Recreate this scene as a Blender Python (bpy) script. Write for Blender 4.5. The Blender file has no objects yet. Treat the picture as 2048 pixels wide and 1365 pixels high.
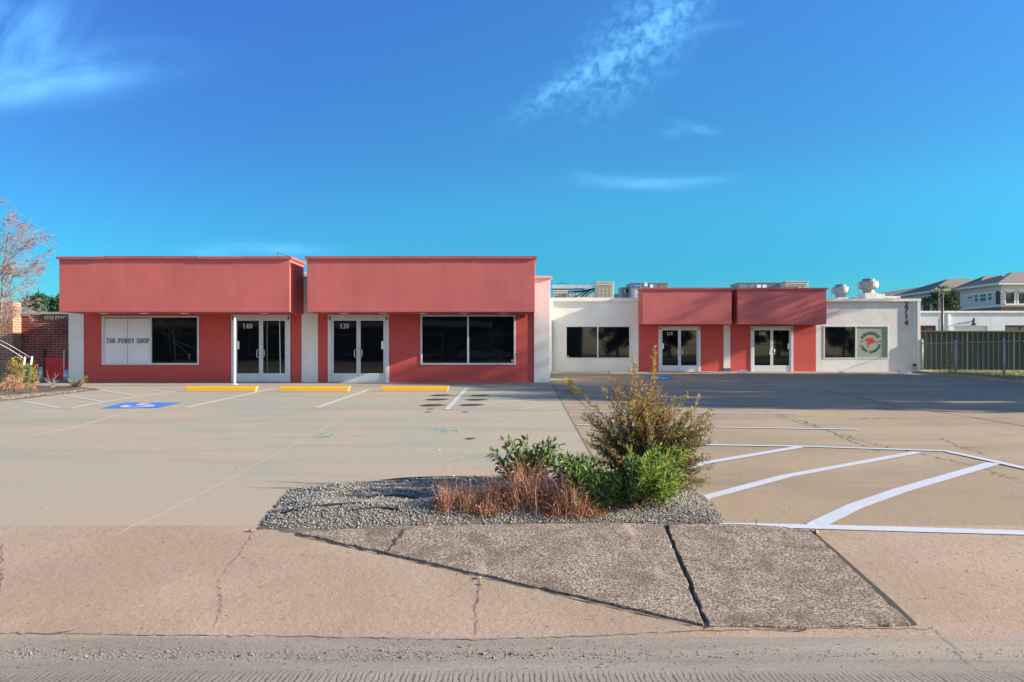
import bpy, math, random
from mathutils import Vector, Matrix

R = random.Random(11)
scene = bpy.context.scene
COL = scene.collection
rad = math.radians

# ------------------------------------------------------------------ camera geometry
F, CX, HY, HC = 1500.0, 1024.0, 697.0, 1.13
YW = 24.2            # wall plane of the front block
YF = 22.66           # fascia front of the front block
YR = 35.46           # wall plane of the rear wing
YG = 34.24           # fascia front of the rear wing


def W(px, py, Y):
    return Vector(((px - CX) / F * Y, Y, HC + (HY - py) / F * Y))


def X(px, Y):
    return (px - CX) / F * Y


def Z(py, Y):
    return HC + (HY - py) / F * Y


PROFILE = [(-60, -.06), (-13, -.06), (-4, .0), (2.2, -.105), (2.9, -.145), (3.12, -.165), (3.32, -.15), (4.78, 0), (400, 0)]


def gz(Y):
    for (a, za), (b, zb) in zip(PROFILE, PROFILE[1:]):
        if Y <= b:
            return za + (zb - za) * (Y - a) / (b - a)
    return 0.0


def G(px, py, dz=0.0):
    """the point of the ground seen at a photo pixel"""
    lo, hi = 1.0, 400.0
    k = (py - HY) / F
    for _ in range(60):
        m = (lo + hi) / 2
        if HC - k * m > gz(m):
            lo = m
        else:
            hi = m
    return Vector(((px - CX) / F * lo, lo, gz(lo) + dz))


def lin(c):
    c /= 255.0
    return c / 12.92 if c <= .04045 else ((c + .055) / 1.055) ** 2.4


def K(c, k):
    return tuple(a * b for a, b in zip(c, k))


def S(r, g, b):
    return (lin(r), lin(g), lin(b))


# ------------------------------------------------------------------ mesh helper
class MB:
    def __init__(s):
        s.v, s.f, s.m = [], [], []

    def add(s, vs, fs, m=0):
        o = len(s.v)
        s.v.extend([tuple(p) for p in vs])
        s.f.extend([tuple(i + o for i in f) for f in fs])
        s.m.extend([m] * len(fs))
        return s

    def box(s, x0, x1, y0, y1, z0, z1, m=0):
        vs = [(x, y, z) for z in (z0, z1) for y in (y0, y1) for x in (x0, x1)]
        return s.add(vs, [(0, 2, 3, 1), (4, 5, 7, 6), (0, 1, 5, 4), (2, 6, 7, 3), (0, 4, 6, 2), (1, 3, 7, 5)], m)

    def quad(s, a, b, c, d, m=0):
        return s.add([a, b, c, d], [(0, 1, 2, 3)], m)

    def prism(s, poly, ext, m=0):
        """closed polygon (3D points) pushed along vector ext"""
        n = len(poly)
        e = Vector(ext)
        vs = [Vector(p) for p in poly] + [Vector(p) + e for p in poly]
        fs = [tuple(range(n)), tuple(range(2 * n - 1, n - 1, -1))]
        fs += [(i, i + n, (i + 1) % n + n, (i + 1) % n) for i in range(n)]
        return s.add(vs, fs, m)

    def tube(s, pts, r, n=6, m=0, cap=True):
        pts = [Vector(p) for p in pts]
        rs = r if isinstance(r, (list, tuple)) else [r] * len(pts)
        vs, up = [], None
        for i, p in enumerate(pts):
            d = (pts[min(i + 1, len(pts) - 1)] - pts[max(i - 1, 0)])
            if d.length < 1e-9:
                d = Vector((0, 0, 1))
            d.normalize()
            if up is None:
                up = d.orthogonal().normalized()
            up = up - d * up.dot(d)
            if up.length < 1e-5:
                up = d.orthogonal()
            up.normalize()
            q = d.cross(up)
            for k in range(n):
                a = 2 * math.pi * k / n
                vs.append(p + (up * math.cos(a) + q * math.sin(a)) * rs[i])
        fs = []
        for i in range(len(pts) - 1):
            for k in range(n):
                k2 = (k + 1) % n
                fs.append((i * n + k, i * n + k2, (i + 1) * n + k2, (i + 1) * n + k))
        if cap:
            fs.append(tuple(range(n - 1, -1, -1)))
            fs.append(tuple(range((len(pts) - 1) * n, len(pts) * n)))
        return s.add(vs, fs, m)

    def lathe(s, c, prof, n=20, m=0):
        """profile of (radius, z) turned round a vertical axis through c"""
        vs = []
        for (r, z) in prof:
            for k in range(n):
                a = 2 * math.pi * k / n
                vs.append((c[0] + r * math.cos(a), c[1] + r * math.sin(a), c[2] + z))
        fs = []
        for i in range(len(prof) - 1):
            for k in range(n):
                k2 = (k + 1) % n
                fs.append((i * n + k, i * n + k2, (i + 1) * n + k2, (i + 1) * n + k))
        fs.append(tuple(range(n - 1, -1, -1)))
        fs.append(tuple(range((len(prof) - 1) * n, len(prof) * n)))
        return s.add(vs, fs, m)

    def strip(s, pts, w, m=0):
        """flat ribbon on the ground along pts (3D), width w (number or list)"""
        pts = [Vector(p) for p in pts]
        ws = w if isinstance(w, (list, tuple)) else [w] * len(pts)
        L, Rr = [], []
        for i, p in enumerate(pts):
            d = pts[min(i + 1, len(pts) - 1)] - pts[max(i - 1, 0)]
            n = Vector((-d.y, d.x, 0))
            if n.length < 1e-9:
                n = Vector((1, 0, 0))
            n.normalize()
            for side, k_ in ((L, .5), (Rr, -.5)):
                q = p + n * ws[i] * k_
                q.z += gz(q.y) - gz(p.y)
                side.append(q)
        vs = L + Rr
        k = len(pts)
        return s.add(vs, [(i + k, i + 1 + k, i + 1, i) for i in range(k - 1)], m)

    def build(s, name, mats, parent=None, smooth=False, bevel=0.0):
        me = bpy.data.meshes.new(name)
        me.from_pydata(s.v, [], s.f)
        if not isinstance(mats, (list, tuple)):
            mats = [mats]
        for mt in mats:
            me.materials.append(mt)
        if len(mats) > 1:
            me.polygons.foreach_set('material_index', s.m)
        if smooth:
            me.polygons.foreach_set('use_smooth', [True] * len(s.f))
        me.update()
        o = bpy.data.objects.new(name, me)
        COL.objects.link(o)
        if parent:
            o.parent = parent
            o.matrix_parent_inverse = parent.matrix_basis.inverted()
        if bevel:
            b = o.modifiers.new('edge', 'BEVEL')
            b.width = bevel
            b.segments = 2
            b.limit_method = 'ANGLE'
        return o


def tag(o, label=None, cat=None, group=None, kind=None):
    for k, v in (('label', label), ('category', cat), ('group', group), ('kind', kind)):
        if v:
            o[k] = v
    return o


def empty(name, loc, label=None, cat=None, group=None):
    o = bpy.data.objects.new(name, None)
    COL.objects.link(o)
    o.location = loc
    o.empty_display_size = .1
    return tag(o, label, cat, group)


def copy_tree(o, parent=None):
    c = o.copy()
    COL.objects.link(c)
    if parent:
        c.parent = parent
    for ch in list(o.children):
        copy_tree(ch, c)
    return c


# ------------------------------------------------------------------ materials
class NT:
    def __init__(s, name):
        s.mat = bpy.data.materials.new(name)
        s.mat.use_nodes = True
        s.t = s.mat.node_tree
        s.n = s.t.nodes
        s.b = s.n['Principled BSDF']

    def new(s, typ, **kw):
        n = s.n.new(typ)
        for k, v in kw.items():
            setattr(n, k, v)
        return n

    def link(s, a, b):
        s.t.links.new(a, b)

    def pos(s, scale=(1, 1, 1), rot=(0, 0, 0), obj=False):
        if obj:
            g = s.new('ShaderNodeTexCoord').outputs['Object']
        else:
            g = s.new('ShaderNodeNewGeometry').outputs['Position']
        m = s.new('ShaderNodeMapping')
        m.inputs['Scale'].default_value = scale
        m.inputs['Rotation'].default_value = rot
        s.link(g, m.inputs['Vector'])
        return m.outputs[0]

    def noise(s, vec, scale, detail=4, rough=.55, dist=0.0):
        n = s.new('ShaderNodeTexNoise')
        n.inputs['Scale'].default_value = scale
        n.inputs['Detail'].default_value = detail
        n.inputs['Roughness'].default_value = rough
        n.inputs['Distortion'].default_value = dist
        s.link(vec, n.inputs['Vector'])
        return n.outputs['Fac']

    def ramp(s, fac, a, b, ca=(0, 0, 0), cb=(1, 1, 1)):
        r = s.new('ShaderNodeValToRGB')
        e = r.color_ramp.elements
        e[0].position, e[1].position = a, b
        e[0].color = (*ca, 1) if len(ca) == 3 else ca
        e[1].color = (*cb, 1) if len(cb) == 3 else cb
        s.link(fac, r.inputs[0])
        return r.outputs[0]

    def mix(s, fac, a, b, typ='MIX'):
        m = s.new('ShaderNodeMix', data_type='RGBA', blend_type=typ)
        for sock, v in ((m.inputs[0], fac), (m.inputs[6], a), (m.inputs[7], b)):
            if hasattr(v, 'is_linked') or isinstance(v, bpy.types.NodeSocket):
                s.link(v, sock)
            elif isinstance(v, (int, float)):
                sock.default_value = v
            else:
                sock.default_value = (*v, 1)
        return m.outputs[2]

    def bump(s, h, strength=.3, dist=.01, prev=None):
        b = s.new('ShaderNodeBump')
        b.inputs['Strength'].default_value = strength
        b.inputs['Distance'].default_value = dist
        s.link(h, b.inputs['Height'])
        if prev:
            s.link(prev, b.inputs['Normal'])
        return b.outputs[0]

    def done(s, col=None, rough=.8, nrm=None, metal=0.0, spec=None):
        b = s.b
        if col is not None:
            if isinstance(col, bpy.types.NodeSocket):
                s.link(col, b.inputs['Base Color'])
            else:
                b.inputs['Base Color'].default_value = (*col, 1)
        if isinstance(rough, bpy.types.NodeSocket):
            s.link(rough, b.inputs['Roughness'])
        else:
            b.inputs['Roughness'].default_value = rough
        b.inputs['Metallic'].default_value = metal
        if spec is not None:
            b.inputs['Specular IOR Level'].default_value = spec
        if nrm:
            s.link(nrm, b.inputs['Normal'])
        return s.mat


def mat_plain(name, col, rough=.6, metal=0.0, var=.12, scale=6.0, bump=0.0, spec=None):
    t = NT(name)
    p = t.pos()
    n = t.noise(p, scale, 5)
    c = t.mix(t.ramp(n, .3, .7), tuple(k * (1 - var) for k in col), tuple(min(1, k * (1 + var)) for k in col))
    nr = t.bump(t.noise(p, scale * 15, 3), bump, .005) if bump else None
    return t.done(c, rough, nr, metal, spec)


def mat_stucco(name, col, streak=.1, bump=.35):
    t = NT(name)
    p = t.pos()
    big = t.noise(p, .9, 5, .6)
    c = t.mix(t.ramp(big, .3, .7), tuple(k * .88 for k in col), tuple(min(1, k * 1.1) for k in col))
    st = t.noise(t.pos((2.2, 2.2, .16)), 2.0, 5, .65)
    c = t.mix(t.ramp(st, .42, .75, (0, 0, 0), (streak,) * 3), c, tuple(k * .55 + .03 for k in col))
    fine = t.noise(p, 70, 3, .6)
    c = t.mix(t.ramp(fine, .25, .75, (.18,) * 3, (0, 0, 0)), c, tuple(k * .6 for k in col))
    b1 = t.bump(t.noise(p, 38, 4, .6), bump, .012)
    b2 = t.bump(t.noise(p, 1.3, 3), .12, .06, b1)
    return t.done(c, .88, b2, spec=.25)


def mat_concrete(name, c1, c2, c3, streak_rot=0.0, streak=.35, speck=.5, bump=.35, big=.35, fine=1.0):
    """c1/c2 broad patches, c3 wear streaks"""
    t = NT(name)
    p = t.pos()
    n1 = t.noise(p, big, 7, .6, .4)
    c = t.mix(t.ramp(n1, .42, .58), c1, c2)
    n2 = t.noise(t.pos((.22, 1.1, 1), (0, 0, streak_rot)), 1.0, 8, .68, .6)
    c = t.mix(t.ramp(n2, .48, .72, (0, 0, 0), (streak,) * 3), c, c3)
    n5 = t.noise(p, 5.5, 6, .7)
    c = t.mix(t.ramp(n5, .35, .7, (.16 * fine,) * 3, (0, 0, 0)), c, tuple(k * .7 for k in c1))
    n3 = t.noise(p, 100, 2, .6)
    c = t.mix(t.ramp(n3, .40, .55, (.55 * fine,) * 3, (0, 0, 0)), c, tuple(k * .55 for k in c1))
    n4 = t.noise(p, 26, 3, .5)
    st_ = t.noise(p, 1.7, 4, .5, .3)
    c = t.mix(t.ramp(st_, .62, .74, (0, 0, 0), (.28 * fine,) * 3), c, tuple(k * .6 for k in c1))
    c = t.mix(t.ramp(n4, .66, .72, (0, 0, 0), (speck,) * 3), c, tuple(k * .25 for k in c1))
    b = t.bump(t.noise(p, 150, 3, .7), bump, .006)
    b = t.bump(t.noise(p, 22, 4, .6), bump * .6, .012, b)
    return t.done(c, .85, b, spec=.3)


M = {}
M['red'] = mat_stucco('red_stucco', (.51, .126, .119), .26)
M['redcap'] = mat_plain('red_metal_cap', (.40, .075, .075), .45, 0, .15, 3)
M['redwall'] = mat_stucco('red_stucco_bounce_tint', (.54, .09, .078), .2)  # same red stucco; redder tint paints in bounced light under the fascias
M['cream'] = mat_stucco('cream_stucco', (.71, .685, .63), .10, .3)
M['creamcap'] = mat_plain('cream_metal_cap', (.70, .68, .63), .5, 0, .08, 2)
M['tancap'] = mat_plain('tan_metal_cap', (.62, .47, .42), .5, 0, .08, 2)
M['alu'] = mat_plain('window_aluminium', (.60, .61, .63), .42, .25, .06, 4)
M['steel'] = mat_plain('brushed_steel', (.62, .62, .62), .3, .9, .06, 8)
M['rubber'] = mat_plain('black_rubber', (.02, .02, .022), .6)
M['dark'] = mat_plain('dark_metal', (.035, .035, .04), .5)
M['white'] = mat_plain('white_paint', (.78, .78, .77), .5, 0, .05)
M['paper'] = mat_plain('white_paper', (.66, .67, .70), .55, 0, .04, 2)
M['navy'] = mat_plain('navy_letter', (.012, .016, .035), .5)
M['numwhite'] = mat_plain('white_vinyl', (.82, .83, .86), .5, 0, .03)
M['maroon'] = mat_plain('maroon_letter', (.16, .025, .05), .5)
M['yellow'] = None
M['yellowold'] = mat_plain('worn_yellow_paint', (.62, .40, .05), .7, 0, .3, 9, .3)
M['roof'] = mat_plain('roof_membrane', (.5, .49, .47), .9)
M['beige'] = mat_plain('beige_metal', (.50, .47, .37), .5, 0, .1)
M['louvre'] = mat_plain('louvre_shade', (.17, .15, .11), .7)
M['acgrey'] = mat_plain('grey_enamel', (.17, .19, .23), .5, 0, .1)
M['galv'] = mat_plain('galvanised', (.55, .56, .57), .45, .35, .14, 5)
M['postgalv'] = mat_plain('weathered_post', (.34, .36, .38), .55, .2)
M['wire'] = mat_plain('weathered_wire', (.22, .23, .23), .6, .2)
M['fanwhite'] = mat_plain('spun_aluminium', (.32, .31, .31), .5, .2, .12, 3)
M['blue'] = mat_plain('blue_paint', (.035, .17, .55), .7, 0, .12, 8)
M['bluevinyl'] = mat_plain('blue_vinyl', (.02, .05, .42), .4)
M['paint'] = None
M['soil'] = mat_concrete('dark_soil', S(84, 74, 66), S(120, 106, 92), S(60, 52, 48), 0, .4, .6, .9, 3)


def mat_paint(name, col, wear=.45):
    t = NT(name)
    p = t.pos()
    n = t.noise(p, 60, 5, .75)
    n2 = t.noise(p, 3, 5, .7)
    c = t.mix(t.ramp(n, .3, .55, (wear,) * 3, (0, 0, 0)), col, S(170, 150, 132))
    c = t.mix(t.ramp(n2, .35, .65, (.35 * wear,) * 3, (0, 0, 0)), c, S(170, 152, 135))
    return t.done(c, .75, t.bump(t.noise(p, 130, 3, .7), .3, .004))


M['yellow'] = mat_paint('yellow_paint', (.66, .35, .008), .28)
M['paint'] = mat_paint('road_paint', (.46, .52, .63), .6)
M['oldpaint'] = mat_paint('faded_road_paint', (.47, .50, .52), .7)
M['thinline'] = mat_paint('chalky_joint', (.50, .45, .37), .6)
M['greenspray'] = mat_paint('green_spray_paint', (.08, .55, .42), 1.0)
M['crack'] = mat_plain('crack_dirt_and_shadow', (.045, .036, .03), .95, 0, .4, 30)
M['crackfine'] = mat_plain('fine_crack_dirt', (.13, .10, .08), .95, 0, .4, 30)


def mat_glass(name, col=(.004, .005, .007), spec=.6):
    t = NT(name)
    p = t.pos()
    b = t.bump(t.noise(p, .8, 1), .04, .05)
    m = t.done(col, .03, b, spec=spec)
    return m


M['glass'] = mat_glass('dark_tinted_glass')
M['farglass'] = mat_glass('far_window_glass', (.03, .045, .05))


def mat_decal():
    t = NT('pale_green_film')
    p = t.pos()
    n = t.noise(p, 1.2, 4)
    c = t.mix(t.ramp(n, .3, .7), S(138, 150, 134), S(160, 165, 145))
    return t.done(c, .35, spec=.4)


M['decal'] = mat_decal()


def mat_brick(name, c1, c2, mortar, dark=.0, scale=1.0):
    t = NT(name)
    g = t.new('ShaderNodeNewGeometry').outputs['Position']
    sx = t.new('ShaderNodeSeparateXYZ')
    t.link(g, sx.inputs[0])
    ad = t.new('ShaderNodeMath', operation='ADD')
    t.link(sx.outputs[0], ad.inputs[0])
    t.link(sx.outputs[1], ad.inputs[1])
    cb = t.new('ShaderNodeCombineXYZ')
    t.link(ad.outputs[0], cb.inputs[0])
    t.link(sx.outputs[2], cb.inputs[1])
    br = t.new('ShaderNodeTexBrick')
    t.link(cb.outputs[0], br.inputs['Vector'])
    br.inputs['Scale'].default_value = scale
    br.inputs['Brick Width'].default_value = .30
    br.inputs['Row Height'].default_value = .095
    br.inputs['Mortar Size'].default_value = .011
    br.inputs['Mortar Smooth'].default_value = .3
    br.inputs['Bias'].default_value = -.1
    br.inputs['Color1'].default_value = (*c1, 1)
    br.inputs['Color2'].default_value = (*c2, 1)
    br.inputs['Mortar'].default_value = (*mortar, 1)
    p = t.pos()
    c = t.mix(t.ramp(t.noise(p, .8, 5), .45, .62, (0, 0, 0), (dark,) * 3), br.outputs['Color'], (.03, .02, .02))
    c = t.mix(t.ramp(t.noise(p, 14, 4), .3, .7, (.35,) * 3, (0, 0, 0)), c, tuple(k * .5 for k in c1))
    inv = t.new('ShaderNodeMath', operation='SUBTRACT')
    inv.inputs[0].default_value = 1
    t.link(br.outputs['Fac'], inv.inputs[1])
    return t.done(c, .9, t.bump(inv.outputs[0], .6, .01), spec=.2)


M['brick'] = mat_brick('old_red_brick', (.34, .065, .04), (.18, .036, .024), (.42, .32, .26), .5)
M['brickpale'] = mat_brick('pale_red_brick', (.42, .17, .10), (.30, .11, .07), (.50, .42, .34), .0)
M['brickfar'] = mat_brick('far_brick', (.26, .12, .10), (.20, .09, .08), (.35, .3, .28), .0)
M['redpaint'] = mat_plain('bright_red_paint', (.78, .016, .02), .5, 0, .25, 6)
M['lettersteel'] = mat_plain('sign_letter', (.27, .22, .22), .6)


def mat_leaf(name, col, trans=.3, var=.3, rough=.5):
    t = NT(name)
    p = t.pos()
    n = t.noise(p, 37, 2)
    c = t.mix(t.ramp(n, .3, .7), tuple(k * (1 - var) for k in col), tuple(min(1, k * (1 + var)) for k in col))
    t.done(c, rough, spec=.3)
    tr = t.new('ShaderNodeBsdfTranslucent')
    t.link(c, tr.inputs['Color'])
    mx = t.new('ShaderNodeMixShader')
    mx.inputs[0].default_value = trans
    t.link(t.b.outputs[0], mx.inputs[1])
    t.link(tr.outputs[0], mx.inputs[2])
    t.link(mx.outputs[0], t.n['Material Output'].inputs['Surface'])
    return t.mat


M['golden'] = mat_leaf('golden_leaf', (.50, .28, .04))
M['olive'] = mat_leaf('olive_leaf', (.19, .17, .035))
M['darkolive'] = mat_leaf('dark_olive_leaf', (.05, .065, .035))
M['paleolive'] = mat_leaf('grey_olive_leaf', (.30, .29, .18))
M['green'] = mat_leaf('fresh_green_leaf', (.085, .19, .045), .3)
M['limegreen'] = mat_leaf('lime_leaf', (.25, .31, .05), .35)
M['deepgreen'] = mat_leaf('deep_green_leaf', (.025, .085, .04), .2)
M['redblade'] = mat_leaf('rusty_blade', (.37, .135, .08), .25)
M['pinkblade'] = mat_leaf('pinkish_blade', (.52, .29, .22), .25)
M['redleaf'] = mat_leaf('red_leaf', (.28, .03, .03), .3)
M['strawblade'] = mat_leaf('straw_blade', (.45, .33, .17), .25)
M['petal'] = mat_leaf('white_petal', (.8, .78, .76), .3)
M['bark'] = mat_plain('grey_bark', (.20, .15, .12), .9, 0, .3, 20, .6)
M['twig'] = mat_plain('twig_bark', (.20, .12, .075), .9, 0, .3, 25)
M['twigpink'] = mat_plain('pinkish_twig', (.23, .165, .165), .8, 0, .25, 25)
M['treeleaf'] = mat_leaf('tree_leaf', (.05, .10, .03), .25)
M['treeleafdark'] = mat_leaf('dark_tree_leaf', (.025, .06, .025), .2)
M['treeshadow'] = mat_plain('dark_evergreen_leaf', (.018, .032, .018), .7, 0, .4, 2)
M['treelime'] = mat_leaf('pale_tree_leaf', (.14, .19, .06), .3)


# ------------------------------------------------------------------ lettering
def text_mesh(txt, size, mat, name, parent, at, tilt=0.0, align='CENTER', depth=.003, bold=0.0, flat=False):
    """lettering from Blender's own built-in face, facing -Y (or lying flat), centred at `at`"""
    cu = bpy.data.curves.new('lettering', 'FONT')
    cu.body = txt
    cu.size = size
    cu.align_x = align
    cu.align_y = 'CENTER'
    cu.extrude = depth
    cu.offset = bold
    ob = bpy.data.objects.new('lettering_source', cu)
    COL.objects.link(ob)
    bpy.context.view_layer.update()
    me = bpy.data.meshes.new_from_object(ob.evaluated_get(bpy.context.evaluated_depsgraph_get()))
    bpy.data.objects.remove(ob)
    mt = Matrix.Translation(at) @ Matrix.Rotation(-tilt, 4, 'Y') @ (Matrix() if flat else Matrix.Rotation(rad(90), 4, 'X'))
    vs = [mt @ v.co for v in me.vertices]
    fs = [tuple(p.vertices) for p in me.polygons]
    return vs, fs


def letters(parts, mat, name, parent):
    mb = MB()
    for vs, fs in parts:
        mb.add(vs, fs)
    return mb.build(name, mat, parent)


def arc(cx, cy, rx, ry, a0, a1, n=10):
    return [(cx + rx * math.cos(rad(a0 + (a1 - a0) * i / n)), cy + ry * math.sin(rad(a0 + (a1 - a0) * i / n))) for i in range(n + 1)]


T_, t_ = .20, .085      # thick and thin strokes of the slab-serif letters
SERIF = {
    'T': (.80, [([(.4, 0), (.4, 1)], T_), ([(.02, .95), (.78, .95)], .10), ([(.05, .72), (.05, .98)], .07), ([(.75, .72), (.75, .98)], .07), ([(.2, .04), (.6, .04)], t_)]),
    'H': (.92, [([(.2, 0), (.2, 1)], T_), ([(.72, 0), (.72, 1)], T_), ([(.2, .5), (.72, .5)], t_)] + [([(x - .18, y), (x + .18, y)], t_) for x in (.2, .72) for y in (.04, .96)]),
    'E': (.78, [([(.2, 0), (.2, 1)], T_), ([(.02, .95), (.7, .95)], .09), ([(.02, .05), (.72, .05)], .09), ([(.2, .5), (.5, .5)], t_), ([(.5, .36), (.5, .64)], .06), ([(.68, .74), (.68, .99)], .07), ([(.7, .01), (.7, .28)], .07)]),
    'P': (.78, [([(.2, 0), (.2, 1)], T_), ([(.02, .04), (.4, .04)], t_), ([(.02, .96), (.42, .96)], t_), (arc(.4, .73, .25, .22, 90, -90), .15), ([(.2, .5), (.42, .5)], t_)]),
    'O': (.86, [(arc(.43, .5, .31, .44, 0, 360, 24), .17)]),
    'B': (.82, [([(.2, 0), (.2, 1)], T_), ([(.02, .04), (.42, .04)], t_), ([(.02, .96), (.42, .96)], t_), (arc(.4, .75, .21, .2, 90, -90), .14), (arc(.42, .28, .26, .235, 90, -90), .16)]),
    'Y': (.86, [([(.43, 0), (.43, .48)], T_), ([(.43, .45), (.14, .97)], .18), ([(.43, .45), (.72, .97)], .10), ([(.0, .96), (.32, .96)], t_), ([(.56, .96), (.86, .96)], t_), ([(.24, .04), (.62, .04)], t_)]),
    'S': (.68, [(arc(.34, .73, .23, .22, 30, 250, 12) + arc(.36, .28, .24, .235, 80, -150, 12), .16), ([(.6, .72), (.6, .98)], .06), ([(.07, .02), (.07, .28)], .06)]),
    '1': (.5, [([(.26, 0), (.26, 1)], .15), ([(.08, .04), (.46, .04)], .07), ([(.06, .82), (.26, .95)], .08)]),
    '4': (.66, [([(.46, 0), (.46, 1)], .14), ([(.46, .95), (.05, .3)], .07), ([(.04, .3), (.64, .3)], .08), ([(.3, .03), (.62, .03)], .06)]),
    '3': (.6, [(arc(.28, .75, .2, .2, 150, -80, 12), .11), (arc(.28, .28, .24, .25, 80, -150, 12), .13)]),
    '2': (.6, [(arc(.29, .72, .21, .22, 160, -30, 10) + [(.08, .06)], .11), ([(.06, .05), (.56, .05)], .11), ([(.55, .02), (.55, .2)], .06)]),
    '0': (.64, [(arc(.32, .5, .22, .44, 0, 360, 24), .13)]),
    ' ': (.42, []),
}


def serif_text(txt, h, x0, zc, y, width=None, k=1.0):
    """slab-serif lettering facing -Y; returns an MB; overlapping strokes step 0.2 mm so that no faces share a plane"""
    adv = sum(SERIF[c][0] + .09 for c in txt) - .09
    sx = (width / adv) if width else h
    mb = MB()
    x, step = x0, 0
    for c in txt:
        w, strokes = SERIF[c]
        for pl, th in strokes:
            for a, b in zip(pl, pl[1:]):
                a, b = Vector((a[0] * sx, a[1] * h)), Vector((b[0] * sx, b[1] * h))
                d = b - a
                n = Vector((-d.y, d.x)).normalized() * th * h / 2 * k
                e = d.normalized() * th * h * (.18 if len(pl) > 2 else 0)
                yy = y - .0002 * (step % 30)
                step += 1
                q = [a - e + n, a - e - n, b + e - n, b + e + n]
                mb.prism([(x + p.x, yy, zc - h / 2 + p.y) for p in q], (0, .006, 0))
        x += (w + .09) * sx
    return mb


# ------------------------------------------------------------------ ground
def blend_near(mat, col):
    """the newer concrete is tinted like the old apron where they meet"""
    nt_ = mat.node_tree
    b = nt_.nodes['Principled BSDF']
    src = b.inputs['Base Color'].links[0].from_socket
    g = nt_.nodes.new('ShaderNodeNewGeometry')
    nz = nt_.nodes.new('ShaderNodeTexNoise')
    nz.inputs['Scale'].default_value = .7
    nz.inputs['Detail'].default_value = 5
    nt_.links.new(g.outputs['Position'], nz.inputs['Vector'])
    sp = nt_.nodes.new('ShaderNodeSeparateXYZ')
    nt_.links.new(g.outputs['Position'], sp.inputs[0])
    ad = nt_.nodes.new('ShaderNodeMath')
    ad.operation = 'MULTIPLY_ADD'
    nt_.links.new(nz.outputs['Fac'], ad.inputs[0])
    ad.inputs[1].default_value = -7
    nt_.links.new(sp.outputs[1], ad.inputs[2])
    mr = nt_.nodes.new('ShaderNodeMapRange')
    mr.interpolation_type = 'SMOOTHSTEP'
    mr.inputs[1].default_value, mr.inputs[2].default_value = 1.2, 5.5
    mr.inputs[3].default_value, mr.inputs[4].default_value = .9, 0
    nt_.links.new(ad.outputs[0], mr.inputs[0])
    mx = nt_.nodes.new('ShaderNodeMix')
    mx.data_type = 'RGBA'
    nt_.links.new(mr.outputs[0], mx.inputs[0])
    nt_.links.new(src, mx.inputs[6])
    mx.inputs[7].default_value = (*col, 1)
    nt_.links.new(mx.outputs[2], b.inputs['Base Color'])


M['lot'] = mat_concrete('new_concrete', S(156, 154, 139), S(171, 155, 135), S(126, 128, 122), rad(-20), .6, .25, .25, .3, .8)
M['rearlot'] = mat_concrete('old_tan_concrete', K(S(170, 144, 120), (.82, .89, .89)), K(S(184, 158, 132), (.82, .89, .89)), K(S(122, 106, 92), (.77, .90, .93)), rad(6), .55, .5, .4, .3)
M['apron'] = mat_concrete('rough_pink_concrete', K(S(190, 160, 136), (.82, .885, .925)), K(S(176, 146, 122), (.82, .885, .925)), K(S(150, 134, 120), (.77, .90, .93)), rad(80), .4, .5, .6, .8, 1.0)
blend_near(M['lot'], S(162, 146, 130))
M['walk'] = mat_concrete('pale_concrete', S(156, 150, 138), S(166, 158, 144), S(130, 126, 120), 0, .3, .2, .25, .6, .7)


def mat_slab():
    t = NT('weathered_exposed_concrete')
    p = t.pos()
    c = t.mix(t.ramp(t.noise(p, 85, 2, .6), .42, .58), S(98, 86, 77), S(176, 160, 146))
    c = t.mix(t.ramp(t.noise(p, 3.6, 8, .8, .5), .44, .60, (0, 0, 0), (.68,) * 3), c, S(92, 79, 69))
    c = t.mix(t.ramp(t.noise(t.pos((1.4, .3, 1)), 3.2, 6, .65), .56, .72, (0, 0, 0), (.6,) * 3), c, S(196, 180, 164))
    b = t.bump(t.noise(p, 60, 5, .75), .9, .012)
    return t.done(c, .9, b, spec=.2)


def mat_street():
    t = NT('grooved_street_concrete')
    p = t.pos()
    c = t.mix(t.ramp(t.noise(t.pos((.3, 3, 1)), 1.2, 7, .65, .3), .35, .7), S(138, 130, 120), S(168, 156, 142))
    c = t.mix(t.ramp(t.noise(t.pos((.5, 5, 1)), 1.0, 6, .7), .52, .7, (0, 0, 0), (.55,) * 3), c, S(120, 110, 103))
    c = t.mix(t.ramp(t.noise(p, 80, 4, .75), .3, .6, (.5,) * 3, (0, 0, 0)), c, S(96, 84, 76))
    w = t.new('ShaderNodeTexWave', wave_type='BANDS', bands_direction='X')
    w.inputs['Scale'].default_value = 14
    w.inputs['Distortion'].default_value = 4.5
    w.inputs['Detail'].default_value = 3
    w.inputs['Detail Scale'].default_value = 2
    t.link(t.pos((1, .35, 1)), w.inputs['Vector'])
    sx = t.new('ShaderNodeSeparateXYZ')
    t.link(t.new('ShaderNodeNewGeometry').outputs['Position'], sx.inputs[0])
    mr = t.new('ShaderNodeMapRange')
    mr.inputs[1].default_value, mr.inputs[2].default_value = 3.0, 2.93
    t.link(sx.outputs[1], mr.inputs[0])
    mul = t.new('ShaderNodeMath', operation='MULTIPLY')
    t.link(t.ramp(w.outputs['Fac'], .0, .3, (1, 1, 1), (0, 0, 0)), mul.inputs[0])
    t.link(mr.outputs[0], mul.inputs[1])
    c = t.mix(mul.outputs[0], c, S(92, 80, 74))
    b = t.bump(mul.outputs[0], -.8, .01)
    b = t.bump(t.noise(p, 120, 4, .7), .5, .006, b)
    return t.done(c, .88, b, spec=.25)


M['slab'] = mat_slab()
M['street'] = mat_street()


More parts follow.
